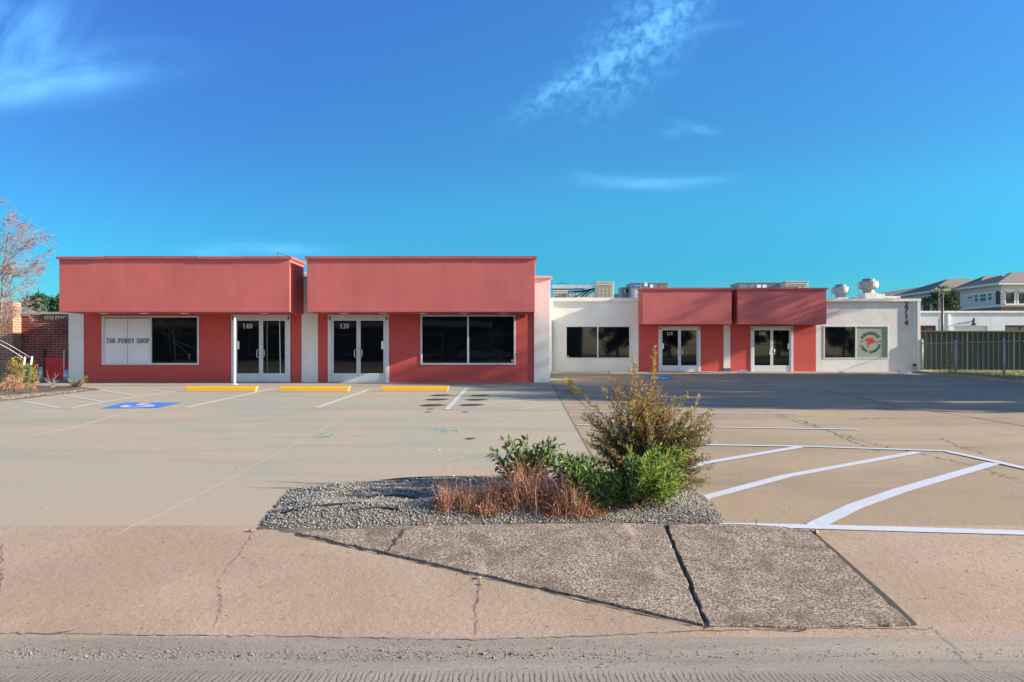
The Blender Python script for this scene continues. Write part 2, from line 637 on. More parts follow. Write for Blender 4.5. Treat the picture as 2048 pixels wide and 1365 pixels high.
def mat_lawn():
    t = NT('lawn_grass')
    p = t.pos()
    c = t.mix(t.ramp(t.noise(p, 2.5, 6, .7), .3, .7), (.20, .20, .05), (.34, .28, .09))
    c = t.mix(t.ramp(t.noise(p, 40, 4, .7), .3, .7, (.5,) * 3, (0, 0, 0)), c, (.10, .12, .03))
    return t.done(c, .9, t.bump(t.noise(p, 60, 4), .8, .03))


M['lawn'] = mat_lawn()
M['earth'] = mat_concrete('dry_earth', (.25, .21, .15), (.22, .22, .11), (.2, .16, .12), 0, .4, .3, .5, .1)


def bx(Y):          # the joint between the two lots
    return .83 + (1.25 - .83) * (Y - 7.8) / (YW - 7.8)


def sheet(name, rows, mat, dz, label=None):
    """rows: (Y, x0, x1) -> a sheet following the ground profile"""
    ys = sorted({r[0] for r in rows} | {p[0] for p in PROFILE if rows[0][0] < p[0] < rows[-1][0]})
    mb = MB()
    def at(Y):
        for a, b in zip(rows, rows[1:]):
            if a[0] <= Y <= b[0]:
                f = (Y - a[0]) / (b[0] - a[0])
                return a[1] + (b[1] - a[1]) * f, a[2] + (b[2] - a[2]) * f
    pr = []
    for Y in ys:
        x0, x1 = at(Y)
        pr.append(((x0, Y, gz(Y) + dz), (x1, Y, gz(Y) + dz)))
    for (a, b), (c, d) in zip(pr, pr[1:]):
        mb.quad(a, b, d, c)
    o = mb.build(name, mat)
    o['kind'] = 'structure'
    return o


ground = sheet('ground', [(-60, -350, 350), (400, -350, 350)], M['earth'], -.02)
street = sheet('street', [(-13, -160, 160), (3.32, -160, 160)], M['street'], 0.0)
apron = sheet('driveway_apron', [(3.32, -60, 60), (4.78, -60, 60)], M['apron'], 0.0)
front_lot = sheet('front_parking_lot', [(4.78, -60, bx(4.78)), (YW + .5, -60, bx(YW + .5))], M['lot'], 0.0)
rear_lot = sheet('rear_parking_lot', [(4.78, bx(4.78) + .012, 60), (YW, bx(YW) + .012, 60), (YR + .5, 1.3, 60)], M['rearlot'], -.002)
joint = MB().strip([(bx(4.9) + .006, 4.9, .001), (bx(23.9) + .006, 23.9, .001)], .022).build('joint', M['crackfine'], front_lot)
k = MB().box(-22, 1.22, 22.62, YW, -.1, .03).build('sidewalk', M['walk'], bevel=.01)
k['kind'] = 'structure'
k = MB().box(1.24, 19.6, YR - .55, YR + .02, -.1, .028).build('sidewalk', M['walk'], bevel=.01)
k['kind'] = 'structure'


def kx(Y):          # the kerb line on the right, beside the lawn
    return 18.05 + (16.3 - 18.05) * (Y - 32) / (23.9 - 32)


mb = MB()
kl = [(kx(Y), Y) for Y in (5, 12, 20, 28, 32, 34)] + [(kx(34) + .5, 35.2), (19.8, 35.5)]
for (xa, ya), (xb, yb) in zip(kl, kl[1:]):
    d = Vector((xb - xa, yb - ya, 0)).normalized()
    n = Vector((d.y, -d.x, 0)) * .16
    mb.prism([(xa, ya, -.05), (xb, yb, -.05), (xb + n.x, yb + n.y, -.05), (xa + n.x, ya + n.y, -.05)], (0, 0, .15))
k = mb.build('kerb', M['walk'])
k['kind'] = 'structure'
mb = MB()
for (xa, ya), (xb, yb) in zip(kl, kl[1:]):
    mb.quad((xa + .1, ya, .06), (60, ya, .06), (60, yb, .06), (xb + .1, yb, .06))
mb.quad((19.45, 35.5, .055), (60, 35.5, .055), (60, 48, .055), (19.45, 48, .055))
k = mb.build('lawn', M['lawn'])
k['kind'] = 'structure'
# blades of the lawn close to the kerb
mb = MB()
for _ in range(9000):
    Y = R.uniform(22, 36.5)
    x = kx(min(Y, 34)) + .2 + abs(R.gauss(0, 2.2))
    if Y > 34 and x < 19.7:
        continue
    h = R.uniform(.03, .09)
    a = R.uniform(0, 6.28)
    dx, dy = math.cos(a) * .012, math.sin(a) * .012
    t = (x + R.gauss(0, .03), Y + R.gauss(0, .03), .06 + h)
    mb.add([(x - dx, Y - dy, .058), (x + dx, Y + dy, .058), t], [(0, 1, 2)], R.choice([0, 0, 1]))
tag(mb.build('lawn_grass', [M['treelime'], M['strawblade']]), 'short dry green grass by the chain link fence', 'grass', kind='stuff')


# painted lines ----------------------------------------------------------
def painted(lot, lines, mat, dz, name='painted_stripes'):
    mb = MB()
    for i, (pts, w) in enumerate(lines):
        P3 = [G(px, py) for px, py in pts]
        out = []
        for a, b in zip(P3, P3[1:]):
            for q in range(8):
                p = a.lerp(b, q / 8)
                out.append(Vector((p.x, p.y, gz(p.y) + dz + .0006 * (i % 5))))
        p = P3[-1]
        out.append(Vector((p.x, p.y, gz(p.y) + dz + .0006 * (i % 5))))
        mb.strip(out, w)
    return mb.build(name, mat, lot)


painted(rear_lot, [
    ([(1108, 771), (1403, 775)], .10), ([(1112, 791), (1455, 794)], .10), ([(1120, 805), (1500, 810)], .10),
    ([(1138, 824), (1598, 829)], .10), ([(1154, 851), (1718, 860)], .10),
    ([(1795, 779), (2120, 779.5)], .10), ([(1890, 794), (2120, 795)], .10), ([(2012, 809), (2120, 809)], .10),
    ([(1240, 888), (1374, 890), (1618, 894), (1890, 903), (1994, 925), (2060, 940), (2480, 1035)], .10),
    ([(1330, 950), (1405, 928), (1600, 895)], .11), ([(1380, 1008), (1410, 996), (1573, 953), (1835, 905)], .105),
    ([(1630, 1052), (1709, 1014), (1800, 982), (1988, 927)], .12),
    ([(1440, 1050), (1614, 1054.5), (1800, 1060), (2080, 1068), (2800, 1088)], .085),
    ([(1640, 750), (1660, 747)], .08), ([(1680, 752), (1712, 748)], .08), ([(1750, 753), (1790, 748)], .08), ([(1828, 753), (1856, 748)], .08),
    ([(1640, 768), (1990, 768)], .08)], M['paint'], .004)
painted(front_lot, [
    ([(-500, 824), (0, 818), (144, 816.5), (202, 805), (369, 781)], .10),
    ([(44, 803), (118, 816)], .10), ([(126, 791), (206, 804)], .10), ([(199, 781), (278, 793.5)], .10), ([(293, 779), (330, 784.5)], .10),
    ([(200, 778.6), (370, 779)], .07),
    ([(370, 816), (546, 778)], .11), ([(633, 816), (738, 780)], .11), ([(893, 820), (933, 777)], .11),
    ([(933, 792), (1098, 777)], .08), ([(914, 804), (1107, 785.5)], .08), ([(935, 812), (1111, 796)], .08), ([(1038, 819), (1120, 809)], .08),
    ([(893, 820), (1128, 820)], .08)], M['oldpaint'], .004)
painted(front_lot, [([(235, 1070), (320, 1030), (460, 958), (605, 880), (700, 830), (770, 792)], [.010] * 41)], M['thinline'], .003, 'saw_cut')
painted(front_lot, [([(-20, 890), (140, 857), (290, 816)], [.03] * 17)], M['thinline'], .003, 'saw_cut')
# green utility marks sprayed on the concrete
mb = MB()
for cx, cy in ((645, 873), (885, 862)):
    for q in range(16):
        a = G(cx + R.gauss(0, 13), cy + R.gauss(0, 2), .003 + .0002 * q)
        a.z = .003 + .0002 * q
        b = a + Vector((R.gauss(0, .16), R.gauss(0, .16), 0))
        mb.strip([a, a.lerp(b, .5) + Vector((R.gauss(0, .03), R.gauss(0, .03), 0)), b], [.006, .028, .005])
mb.build('spray_mark', M['greenspray'], front_lot)

# accessible parking symbol
def on_quad(q, u, v, dz):
    a, b, c, d = q
    p = (a.lerp(b, u)).lerp(d.lerp(c, u), v)
    return Vector((p.x, p.y, gz(p.y) + dz))


def wheelchair(q, lot, matb, matw):
    MB().quad(*[on_quad(q, u, v, .007) for u, v in ((0, 0), (1, 0), (1, 1), (0, 1))]).build('accessible_symbol', matb, lot)
    mb = MB()
    n = 0
    def line(pts, w):
        nonlocal n
        n += 1
        mb.strip([on_quad(q, u, v, .0085 + .0005 * n) for u, v in pts], w)
    line([(u, v) for u, v in arc(.47, .36, .21, .24, 150, 400, 18)], .15)
    line([(.42, .8), (.43, .62), (.46, .47), (.64, .47), (.74, .22), (.82, .25)], .15)
    line([(.44, .62), (.60, .62)], .12)
    line(arc(.42, .88, .035, .04, 0, 360, 8), .12)
    mb.build('accessible_symbol_figure', matw, lot)


wheelchair([G(203, 817.5), G(317, 816.5), G(364, 806), G(249, 806)], front_lot, M['blue'], M['oldpaint'])
wheelchair([G(1292, 760), G(1350, 760), G(1342, 752.5), G(1296, 752.5)], rear_lot, M['blue'], M['oldpaint'])


# cracks ----------------------------------------------------------------
def crack(mb, pts, w, jit=.012, step=.05, dz=.0025):
    P3 = [G(px, py) for px, py in pts]
    out, ws = [], []
    for a, b in zip(P3, P3[1:]):
        n = max(2, int((b - a).length / step))
        for i in range(n):
            p = a.lerp(b, i / n)
            out.append(Vector((p.x + R.gauss(0, jit), p.y + R.gauss(0, jit), 0)))
            ws.append(w * R.choice([.25, .5, .8, 1, 1.4]))
    for p in out:
        p.z = gz(p.y) + dz
    mb.strip(out, ws)


mb = MB()
crack(mb, [(1550, 832), (1654, 860), (1722, 882), (1840, 907), (1917, 925), (2060, 966)], .014, .03, .06)
crack(mb, [(1881, 876), (1926, 896), (1980, 912)], .010, .03, .06)
crack(mb, [(1700, 838), (1900, 836), (2060, 838)], .02, .04, .12)
mb.build('crack', M['crack'], rear_lot)
mb = MB()
crack(mb, [(1640, 778), (1799, 814), (1913, 830), (2070, 856)], .03, .004, .2)
crack(mb, [(1150, 795), (1180, 820), (1230, 870)], .02, .004, .2)
crack(mb, [(1931, 896), (2060, 898)], .022, .003, .15)
crack(mb, [(1440, 800), (1600, 840), (1760, 905)], .012, .02, .1)
mb.build('crack', M['crack'], rear_lot)
mb = MB()
crack(mb, [(505, 1066), (480, 1105), (447, 1145), (435, 1170), (445, 1195), (440, 1225), (428, 1268)], .0026, .007, .025)
crack(mb, [(957, 1160), (960, 1180), (950, 1215), (953, 1250), (950, 1277)], .0036, .005, .025)
crack(mb, [(4, 1088), (2, 1150), (-4, 1200)], .005, .006, .03)
crack(mb, [(110, 1268), (170, 1258)], .006, .004, .03)
mb.build('crack', M['crack'], apron)
mb = MB()
crack(mb, [(-10, 1267), (300, 1271), (600, 1274), (950, 1281), (1200, 1272), (1400, 1262), (1660, 1258), (1880, 1258)], .006, .004, .03)
crack(mb, [(1870, 1262), (1910, 1295), (1952, 1342), (2060, 1350)], .003, .004, .04)
mb.build('crack', M['crackfine'], street)

# the dark exposed-aggregate slab between the two driveways ---------------
def slab(name, pts, h=.012, jit=.004):
    P3 = [G(px, py) for px, py in pts]
    out = []
    for i, a in enumerate(P3):
        b = P3[(i + 1) % len(P3)]
        n = max(1, int((b - a).length / .05))
        for q in range(n):
            p = a.lerp(b, q / n)
            if q:
                p += Vector((R.gauss(0, jit), R.gauss(0, jit), 0))
            out.append(Vector((p.x, p.y, gz(p.y) + h)))
    mb = MB()
    n = len(out)
    c = sum(out, Vector()) / n
    low = [Vector((p.x, p.y, p.z - .1)) for p in out]
    mb.add(out + low, [tuple(range(n))] + [(i, i + n, (i + 1) % n + n, (i + 1) % n) for i in range(n)])
    o = mb.build(name, M['slab'], bevel=.006)
    o['kind'] = 'structure'
    return o


sl1 = slab('pavement_slab', [(1408, 1254), (1326, 1052), (1190, 1050), (830, 1056), (590, 1068), (780, 1111), (1000, 1161)])
sl2 = slab('pavement_slab', [(1822, 1253), (1622, 1066), (1560, 1056), (1460, 1051), (1333, 1052), (1417, 1255), (1640, 1257)])
mb = MB()
for pts, w in (([(770, 1110), (790, 1088), (815, 1058)], .02),):
    P3 = [G(a, b) for a, b in pts]
    o3 = []
    for a, b in zip(P3, P3[1:]):
        for q in range(6):
            p = a.lerp(b, q / 6)
            o3.append(Vector((p.x + R.gauss(0, .008), p.y + R.gauss(0, .008), gz(p.y) + .015)))
    mb.strip(o3, [w * R.uniform(.3, 1.2) for _ in o3])
mb.build('crack', M['crack'], sl1)
# dirt packed into the open joints round the slab, plus a painted shadow strip
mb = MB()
crack(mb, [(1330, 1052), (1412, 1256)], .03, .002, .05, .003)
crack(mb, [(590, 1071), (780, 1114), (1000, 1164), (1405, 1258)], .007, .002, .05, .003)
crack(mb, [(1622, 1066), (1700, 1140), (1828, 1256)], .022, .003, .05, .003)
mb.strip([G(1627, 1067, .004), G(1668, 1104, .004), G(1712, 1145, .004), G(1772, 1200, .004), G(1829, 1252, .004)], [.02, .035, .042, .05, .035])  # dark ribbon paints the driveway edge's cast shadow over the gap
crack(mb, [(1620, 1062), (1635, 1075), (1648, 1080)], .03, .01, .03, .004)
crack(mb, [(1412, 1257), (1470, 1245), (1520, 1262), (1600, 1264), (1625, 1256)], .010, .006, .03, .004)
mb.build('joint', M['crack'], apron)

# planting island ---------------------------------------------------------
BED = [G(px, py) for px, py in ((512, 1058), (590, 1064), (830, 1053), (1190, 1048), (1330, 1049), (1458, 1049), (1432, 1012), (1400, 984), (1340, 962), (1180, 952), (900, 955), (700, 966), (575, 980), (535, 1028))]


def inside(x, y, poly):
    c = False
    for i in range(len(poly)):
        a, b = poly[i], poly[i - 1]
        if (a.y > y) != (b.y > y) and x < (b.x - a.x) * (y - a.y) / (b.y - a.y) + a.x:
            c = not c
    return c


def edge_dist(x, y, poly):
    p = Vector((x, y))
    best = 9
    for i in range(len(poly)):
        a, b = poly[i].xy, poly[i - 1].xy
        d = b - a
        t = max(0, min(1, (p - a).dot(d) / d.length_squared))
        best = min(best, (p - a - d * t).length)
    return best if inside(x, y, poly) else -best


from mathutils import noise as mnoise


def bed_h(x, y, poly=BED, top=.05, rim=.010):
    d = edge_dist(x, y, poly)
    if d < 0:
        return max(-.03, d * .6)
    s = min(1, d / .38)
    return gz(y) + rim * min(1, d / .04) + top * s * s * (3 - 2 * s) + .03 * s * mnoise.noise((x * 2.5, y * 2.5, 0)) + .008 * mnoise.noise((x * 9, y * 9, 3))


def bed_mesh(name, poly, mat, cell=.05, **kw):
    xs0, xs1 = min(p.x for p in poly) - .1, max(p.x for p in poly) + .1
    ys0, ys1 = min(p.y for p in poly) - .1, max(p.y for p in poly) + .1
    nx, ny = int((xs1 - xs0) / cell) + 1, int((ys1 - ys0) / cell) + 1
    vs = [(xs0 + i * cell, ys0 + j * cell, bed_h(xs0 + i * cell, ys0 + j * cell, poly, **kw)) for j in range(ny) for i in range(nx)]
    fs = []
    for j in range(ny - 1):
        for i in range(nx - 1):
            q = (j * nx + i, j * nx + i + 1, (j + 1) * nx + i + 1, (j + 1) * nx + i)
            if any(vs[a][2] > -.02 for a in q):
                fs.append(q)
    o = MB().add(vs, fs).build(name, mat, smooth=True)
    o['kind'] = 'structure'
    return o


M['gravelbase'] = mat_concrete('gravel_bed', S(104, 97, 87), S(126, 116, 104), S(84, 78, 70), 0, .4, .6, 1.0, 3)
M['stone_a'] = mat_plain('pale_stone', (.29, .285, .26), .9, 0, .2, 40)
M['stone_b'] = mat_plain('grey_stone', (.19, .183, .17), .9, 0, .2, 40)
M['stone_c'] = mat_plain('tan_stone', (.25, .20, .155), .9, 0, .2, 40)
M['stone_d'] = mat_plain('dark_stone', (.07, .065, .06), .9, 0, .2, 40)
bed_mesh('island_bed', BED, M['gravelbase'])


def stone(mb, x, y, z, r, m):
    a = R.uniform(0, 6.28)
    c, s_ = math.cos(a), math.sin(a)
    sx, sy, sz = r * R.uniform(.7, 1.3), r * R.uniform(.7, 1.2), r * R.uniform(.5, .9)
    pts = [(sx, 0, 0), (0, sy, 0), (-sx, 0, 0), (0, -sy, 0), (sx * .15, sy * .1, sz), (0, 0, -sz)]
    mb.add([(x + p[0] * c - p[1] * s_, y + p[0] * s_ + p[1] * c, z + p[2]) for p in pts],
           [(0, 1, 4), (1, 2, 4), (2, 3, 4), (3, 0, 4), (1, 0, 5), (2, 1, 5), (3, 2, 5), (0, 3, 5)], m)


mb = MB()
bx0, bx1 = min(p.x for p in BED), max(p.x for p in BED)
by0, by1 = min(p.y for p in BED), max(p.y for p in BED)
n = 0
while n < 26000:
    x, y = R.uniform(bx0, bx1), R.uniform(by0, by1)
    d = edge_dist(x, y, BED)
    if d < .006 or (d < .06 and R.random() < .35):
        continue
    if x < -1.15 and R.random() < (-1.15 - x) * 1.1:
        continue
    n += 1
    r = R.uniform(.004, .0098)
    stone(mb, x, y, bed_h(x, y) + r * .25, r, R.choices([0, 1, 2, 3], [5, 4, 2, 1.3])[0])
tag(mb.build('gravel', [M['stone_a'], M['stone_b'], M['stone_c'], M['stone_d']]), 'grey gravel covering the planted island', 'gravel', kind='stuff')
# grit washed into the gutter and scattered on the apron
mb = MB()
for _ in range(4200):
    px = R.uniform(-30, 2070)
    py = R.gauss(1311, 7) if R.random() < .75 else R.uniform(1278, 1345)
    if px > 1300 and R.random() < .75:
        continue
    if abs(px - 780) < 90 or abs(px - 950) < 70 or px < 420:
        pass
    elif R.random() < .35:
        continue
    p = G(px, py)
    r = R.uniform(.0015, .0045) * (2.2 if R.random() < .03 else 1)
    stone(mb, p.x, p.y, gz(p.y) + r * .3, r, R.choice([2, 2, 3, 1]))
for _ in range(160):
    p = G(R.uniform(0, 2048), R.uniform(850, 1270))
    r = R.uniform(.002, .006)
    stone(mb, p.x, p.y, gz(p.y) + r * .3, r, R.choice([3, 3, 1, 2]))
tag(mb.build('grit', [M['stone_a'], M['stone_b'], M['stone_c'], M['stone_d']]), 'loose brown grit strewn along the gutter', 'grit', kind='stuff')

# broken concrete chips beside the slab
mb = MB()
for px, py, r in ((504, 1064, .022), (957, 1158, .02), (961, 1170, .013), (1633, 1068, .03)):
    p = G(px, py)
    stone(mb, p.x, p.y, gz(p.y) + r * .3, r, 2)
tag(mb.build('concrete_chips', [M['stone_a'], M['stone_b'], M['stone_c'], M['stone_d']]), 'crumbled tan concrete chips at the slab corners', 'rubble', kind='stuff')


# drip hoses on the gravel
def hose(pts, label):
    out = []
    for px, py in pts:
        p = G(px, py)
        out.append(Vector((p.x, p.y, bed_h(p.x, p.y) + .006)))
    fine = []
    for i in range(len(out) - 1):
        p0, p1, p2, p3 = out[max(i - 1, 0)], out[i], out[i + 1], out[min(i + 2, len(out) - 1)]
        for q in range(6):
            t = q / 6
            fine.append(.5 * ((2 * p1) + (p2 - p0) * t + (2 * p0 - 5 * p1 + 4 * p2 - p3) * t * t + (3 * p1 - p0 - 3 * p2 + p3) * t ** 3))
    fine.append(out[-1])
    tag(MB().tube(fine, .007, 7).build('drip_hose', M['rubber'], smooth=True), label, 'hose', 'drip hoses on the gravel')


hose([(562, 1036), (640, 1035), (700, 1031), (770, 1029)], 'longest black drip hose lying on the front of the gravel bed')
hose([(705, 1040), (760, 1036), (800, 1037)], 'short black drip hose just behind the slab edge')
hose([(735, 1010), (790, 1007), (840, 1011)], 'thin black drip hose half buried in the gravel middle')
hose([(760, 976), (820, 972), (900, 969), (960, 972)], 'black drip hose along the shaded back edge of the gravel')


# ------------------------------------------------------------------ plants
def leaf(mb, p, d, L, w, m=0, fold=.15):
    d = d.normalized()
    u = Vector((R.gauss(0, 1), R.gauss(0, 1), R.gauss(0, 1) + .8))
    s_ = d.cross(u)
    if s_.length < 1e-4:
        s_ = d.orthogonal()
    s_.normalize()
    n = s_.cross(d)
    mid = p + d * L * .48
    mb.add([p, mid + s_ * w / 2 + n * w * fold, p + d * L, mid - s_ * w / 2 + n * w * fold], [(0, 1, 2), (0, 2, 3)], m)


def bez(a, b, c, t):
    return a * (1 - t) ** 2 + b * 2 * t * (1 - t) + c * t * t


def rv(s=1.0):
    return Vector((R.gauss(0, s), R.gauss(0, s), R.gauss(0, s)))


def shrub(tips, base, spread, twig_len, leaf_len, leaf_w, nodes, pick, stem_r=.005, start=.15, step=.022, bow=.35, twig_up=.5):
    """returns (stems, leaves) meshes: bowed stems to each tip with leafy side twigs"""
    st, lf = MB(), MB()
    for tip in tips:
        b0 = base + Vector((R.gauss(0, spread), R.gauss(0, spread), 0))
        tip = Vector(tip)
        v = tip - b0
        mid = b0 + Vector((v.x * bow, v.y * bow, v.z * .62)) + rv(.02)
        n = 14
        pts = [bez(b0, mid, tip, i / n) for i in range(n + 1)]
        st.tube(pts, [stem_r * (1 - .8 * i / n) for i in range(n + 1)], 5, 0, False)
        L = v.length
        t = start
        while t < 1:
            p = bez(b0, mid, tip, t)
            d = (bez(b0, mid, tip, min(1, t + .03)) - p).normalized() if t < .97 else v.normalized()
            tl = twig_len * (1.05 - t) * R.uniform(.5, 1.2) + .02
            side = rv()
            side = (side - d * side.dot(d)).normalized()
            td = (d * twig_up + side * .75 + Vector((0, 0, .15))).normalized()
            q0, q1 = p, p + td * tl
            if tl > .04:
                st.tube([q0, q0.lerp(q1, .5) + rv(.003), q1], [stem_r * .35, stem_r * .28, stem_r * .15], 3, 0, False)
            k = max(2, int(tl / nodes))
            for j in range(k):
                f = (j + .6) / k
                lp = q0.lerp(q1, f) + rv(.002)
                ld = td * .7 + rv(.5)
                leaf(lf, lp, ld, leaf_len * R.uniform(.6, 1.2), leaf_w * R.uniform(.7, 1.2), pick(lp, t))
            t += step / L * R.uniform(.6, 1.4)
    return st, lf


# golden olive shrub: the tall one
by = 5.72
bp = W(1292, 990, by)
bp.z = bed_h(bp.x, bp.y) - .02
tips = []
for px, py in ((1265, 712), (1262, 740), (1309, 695), (1310, 730), (1217, 747), (1240, 760), (1203, 777), (1228, 780), (1171, 796), (1180, 830), (1282, 765), (1296, 775), (1330, 790), (1322, 770), (1352, 800), (1378, 790), (1400, 795), (1392, 820), (1170, 838),
               (1172, 868), (1185, 880), (1418, 850), (1424, 878), (1422, 915), (1410, 935), (1415, 958), (1195, 905), (1345, 815), (1250, 790), (1275, 800), (1300, 810), (1368, 850), (1200, 850), (1220, 820), (1318, 840), (1240, 840), (1398, 880), (1190, 920), (1385, 905)):
    tips.append(W(px, py, by + R.uniform(-.3, .3)))
for _ in range(112):
    a = R.uniform(-1, 1)
    px = 1294 + a * 124
    py = 795 + 90 * a * a + R.uniform(0, 115)
    tips.append(W(px, py, by + R.uniform(-.42, .42)))


for _ in range(34):
    a = R.choice((-1, 1)) * R.uniform(.72, 1.08)
    tips.append(W(1296 + a * 124, R.uniform(815, 965) - (20 if a < 0 else 0), by + R.uniform(-.3, .3)))


def pick_gold(p, t):
    h = (p.z - .1) / 1.0 + R.gauss(0, .16)
    if h > .62:
        return R.choices([0, 1, 3], [6, 2, 2])[0]
    if h > .38:
        return R.choices([0, 1, 2, 3], [3, 4, 2, 2])[0]
    return R.choices([0, 1, 2, 3], [.7, 2, 5, 1.6])[0]


st, lf = shrub(tips, bp, .045, .13, .023, .0085, .0062, pick_gold, .0042, .18, .0135, .30, 1.0)
e = empty('shrub', bp, 'tall spiky shrub with golden brown tips in the island', 'shrub')
st.build('stems', M['twig'], e)
lf.build('foliage', [M['golden'], M['olive'], M['darkolive'], M['paleolive']], e)

# green leafy shrub in front of it
gy = 5.15
gp = W(1268, 1028, gy)
gp.z = bed_h(gp.x, gp.y) - .01
tips = []
for px, py in ((1262, 905), (1268, 925), (1318, 893), (1312, 920), (1340, 940), (1362, 955), (1366, 975), (1355, 985), (1340, 962), (1300, 945), (1285, 960), (1245, 940), (1228, 960), (1215, 985), (1200, 975), (1190, 955), (1172, 945), (1160, 930),
               (1140, 950), (1150, 972), (1128, 960), (1300, 915), (1352, 935), (1180, 978), (1205, 985), (1325, 975), (1270, 975), (1255, 990), (1378, 905), (1290, 930), (1325, 950), (1240, 975)):
    tips.append(W(px, py, gy + R.uniform(-.22, .25)))


def pick_green(p, t):
    if p.x > gp.x and R.random() < .5 or R.random() < .2:
        return 1
    return R.choices([0, 1, 2], [5, 1.4, 2])[0]


st, lf = shrub(tips + [t + rv(.05) for t in tips], gp, .05, .10, .058, .0135, .0085, pick_green, .004, .28, .02, .5, .9)
e = empty('shrub', gp, 'low bright green leafy shrub in front of the golden one', 'shrub')
st.build('stems', M['twig'], e)
lf.build('foliage', [M['green'], M['limegreen'], M['deepgreen']], e)

# yellow-green shrub behind the red grasses, left
hy = 5.42
hp = W(1055, 985, hy)
hp.z = bed_h(hp.x, hp.y)
tips = [W(px, py, hy + R.uniform(-.12, .12)) for px, py in ((1008, 882), (1015, 905), (988, 908), (1000, 930), (1055, 880), (1060, 900), (1080, 895), (1092, 882), (1100, 900), (1118, 890), (1105, 915), (1035, 910), (1045, 925), (1075, 925), (1095, 945), (1030, 945), (1070, 905), (1088, 912))]
st, lf = shrub(tips + [t + rv(.025) for t in tips], hp, .03, .08, .052, .022, .012, lambda p, t: R.choices([0, 1, 2], [3, 2, 2.5])[0], .004, .35, .026, .5, .9)
e = empty('shrub', hp, 'small yellow green shrub rising behind the reddish grasses', 'shrub')
st.build('stems', M['twig'], e)
lf.build('foliage', [M['green'], M['limegreen'], M['deepgreen']], e)

# dark green shrub between grasses and tall shrub
jy = 5.32
jp = W(1160, 1005, jy)
jp.z = bed_h(jp.x, jp.y)
tips = [W(px, py, jy + R.uniform(-.1, .12)) for px, py in ((1108, 918), (1120, 935), (1135, 915), (1128, 925), (1140, 940), (1162, 914), (1170, 922), (1180, 935), (1150, 945), (1118, 950), (1175, 950), (1195, 945), (1150, 920), (1190, 925), (1205, 940), (1212, 955), (1200, 965), (1165, 965), (1135, 970))]
st, lf = shrub(tips + [t + rv(.025) for t in tips], jp, .05, .08, .052, .018, .011, lambda p, t: R.choices([0, 1, 2], [3, 2, 2])[0], .004, .3, .022, .5, .9)
e = empty('shrub', jp, 'leafy mixed green shrub between the reddish grasses and the tall shrub', 'shrub')
st.build('stems', M['twig'], e)
lf.build('foliage', [M['green'], M['limegreen'], M['deepgreen']], e)


def blade(mb, p, tip, w, m, n=5, droop=.0):
    v = tip - p
    mid = p + Vector((v.x * .35, v.y * .35, v.z * .75)) + Vector((R.gauss(0, .2) * v.length, R.gauss(0, .2) * v.length, droop))
    s_ = Vector((-v.y, v.x, 0))
    s_ = (s_.normalized() if s_.length > 1e-4 else Vector((1, 0, 0)))
    s_ = (s_ + rv(.5)).normalized()
    vs = []
    for i in range(n + 1):
        t = i / n
        q = bez(p, mid, tip, t)
        ww = w * (1 - .85 * t)
        vs += [q + s_ * ww / 2, q - s_ * ww / 2]
    mb.add(vs, [(2 * i, 2 * i + 1, 2 * i + 3, 2 * i + 2) for i in range(n)], m)


def grass_clump(px0, px1, pyb, top, Y, dY, n, label, weights, leafy, flowers=0, name='grass_clump', tall=.0, lobes=((.5, .22, 1.0),)):
    mb = MB()
    x0, x1 = X(px0, Y), X(px1, Y)
    cxm = (x0 + x1) / 2
    base = Vector((cxm, Y, bed_h(cxm, Y)))
    heads = []
    for _ in range(n):
        lb = R.choices(lobes, [q[1] for q in lobes])[0]
        u = R.gauss(lb[0], lb[1])
        if not -.05 < u < 1.05:
            continue
        x = x0 + (x1 - x0) * u
        y = Y + R.gauss(0, dY)
        zb = bed_h(x, y)
        hmax = (HY - top) / F * Y + HC - zb
        h = hmax * lb[2] * max(.25, 1 - .35 * ((u - lb[0]) / lb[1]) ** 2) * R.uniform(.3, 1.0) * (1 + (tall if R.random() < .06 else 0))
        lean = R.gauss((u - lb[0]) / lb[1] * .16, .34)
        tip = Vector((x + lean * h * 1.3, y + R.gauss(0, .25) * h, zb + h))
        blade(mb, Vector((x, y, zb - .01)), tip, R.uniform(.002, .0042), R.choices([0, 1, 2, 3], weights)[0], 5, R.uniform(0, .05))
        heads.append(tip)
        if R.random() < leafy:
            for _ in range(3):
                q = Vector((x, y, zb)).lerp(tip, R.uniform(.2, .8)) + rv(.015)
                leaf(mb, q, rv() + Vector((0, 0, .6)), R.uniform(.012, .028), R.uniform(.004, .008), R.choices([0, 1, 4, 5, 6], [3, 2, 1.6, 1, 1.2])[0])
    # low rosettes at the foot
    for _ in range(int(n * .5)):
        u = R.random()
        x, y = x0 + (x1 - x0) * u, Y + R.gauss(-.03, dY)
        p = Vector((x, y, bed_h(x, y) + R.uniform(0, .03)))
        leaf(mb, p, rv() + Vector((0, -.3, .5)), R.uniform(.02, .045), R.uniform(.006, .012), R.choices([0, 4, 5, 6], [4, 2, 1.6, 1])[0])
    mats = [M['redblade'], M['pinkblade'], M['strawblade'], M['twig'], M['redleaf'], M['green'], M['olive']]
    e = empty(name, base, label, 'grass')
    mb.build('blades', mats, e)
    if flowers:
        for _ in range(flowers):
            fb = MB()
            p = R.choice(heads) + rv(.01)
            for _ in range(4):
                leaf(fb, p, rv() + Vector((0, -.4, .2)), .016, .009)
            fb.build('flower', M['petal'], e)
    return e


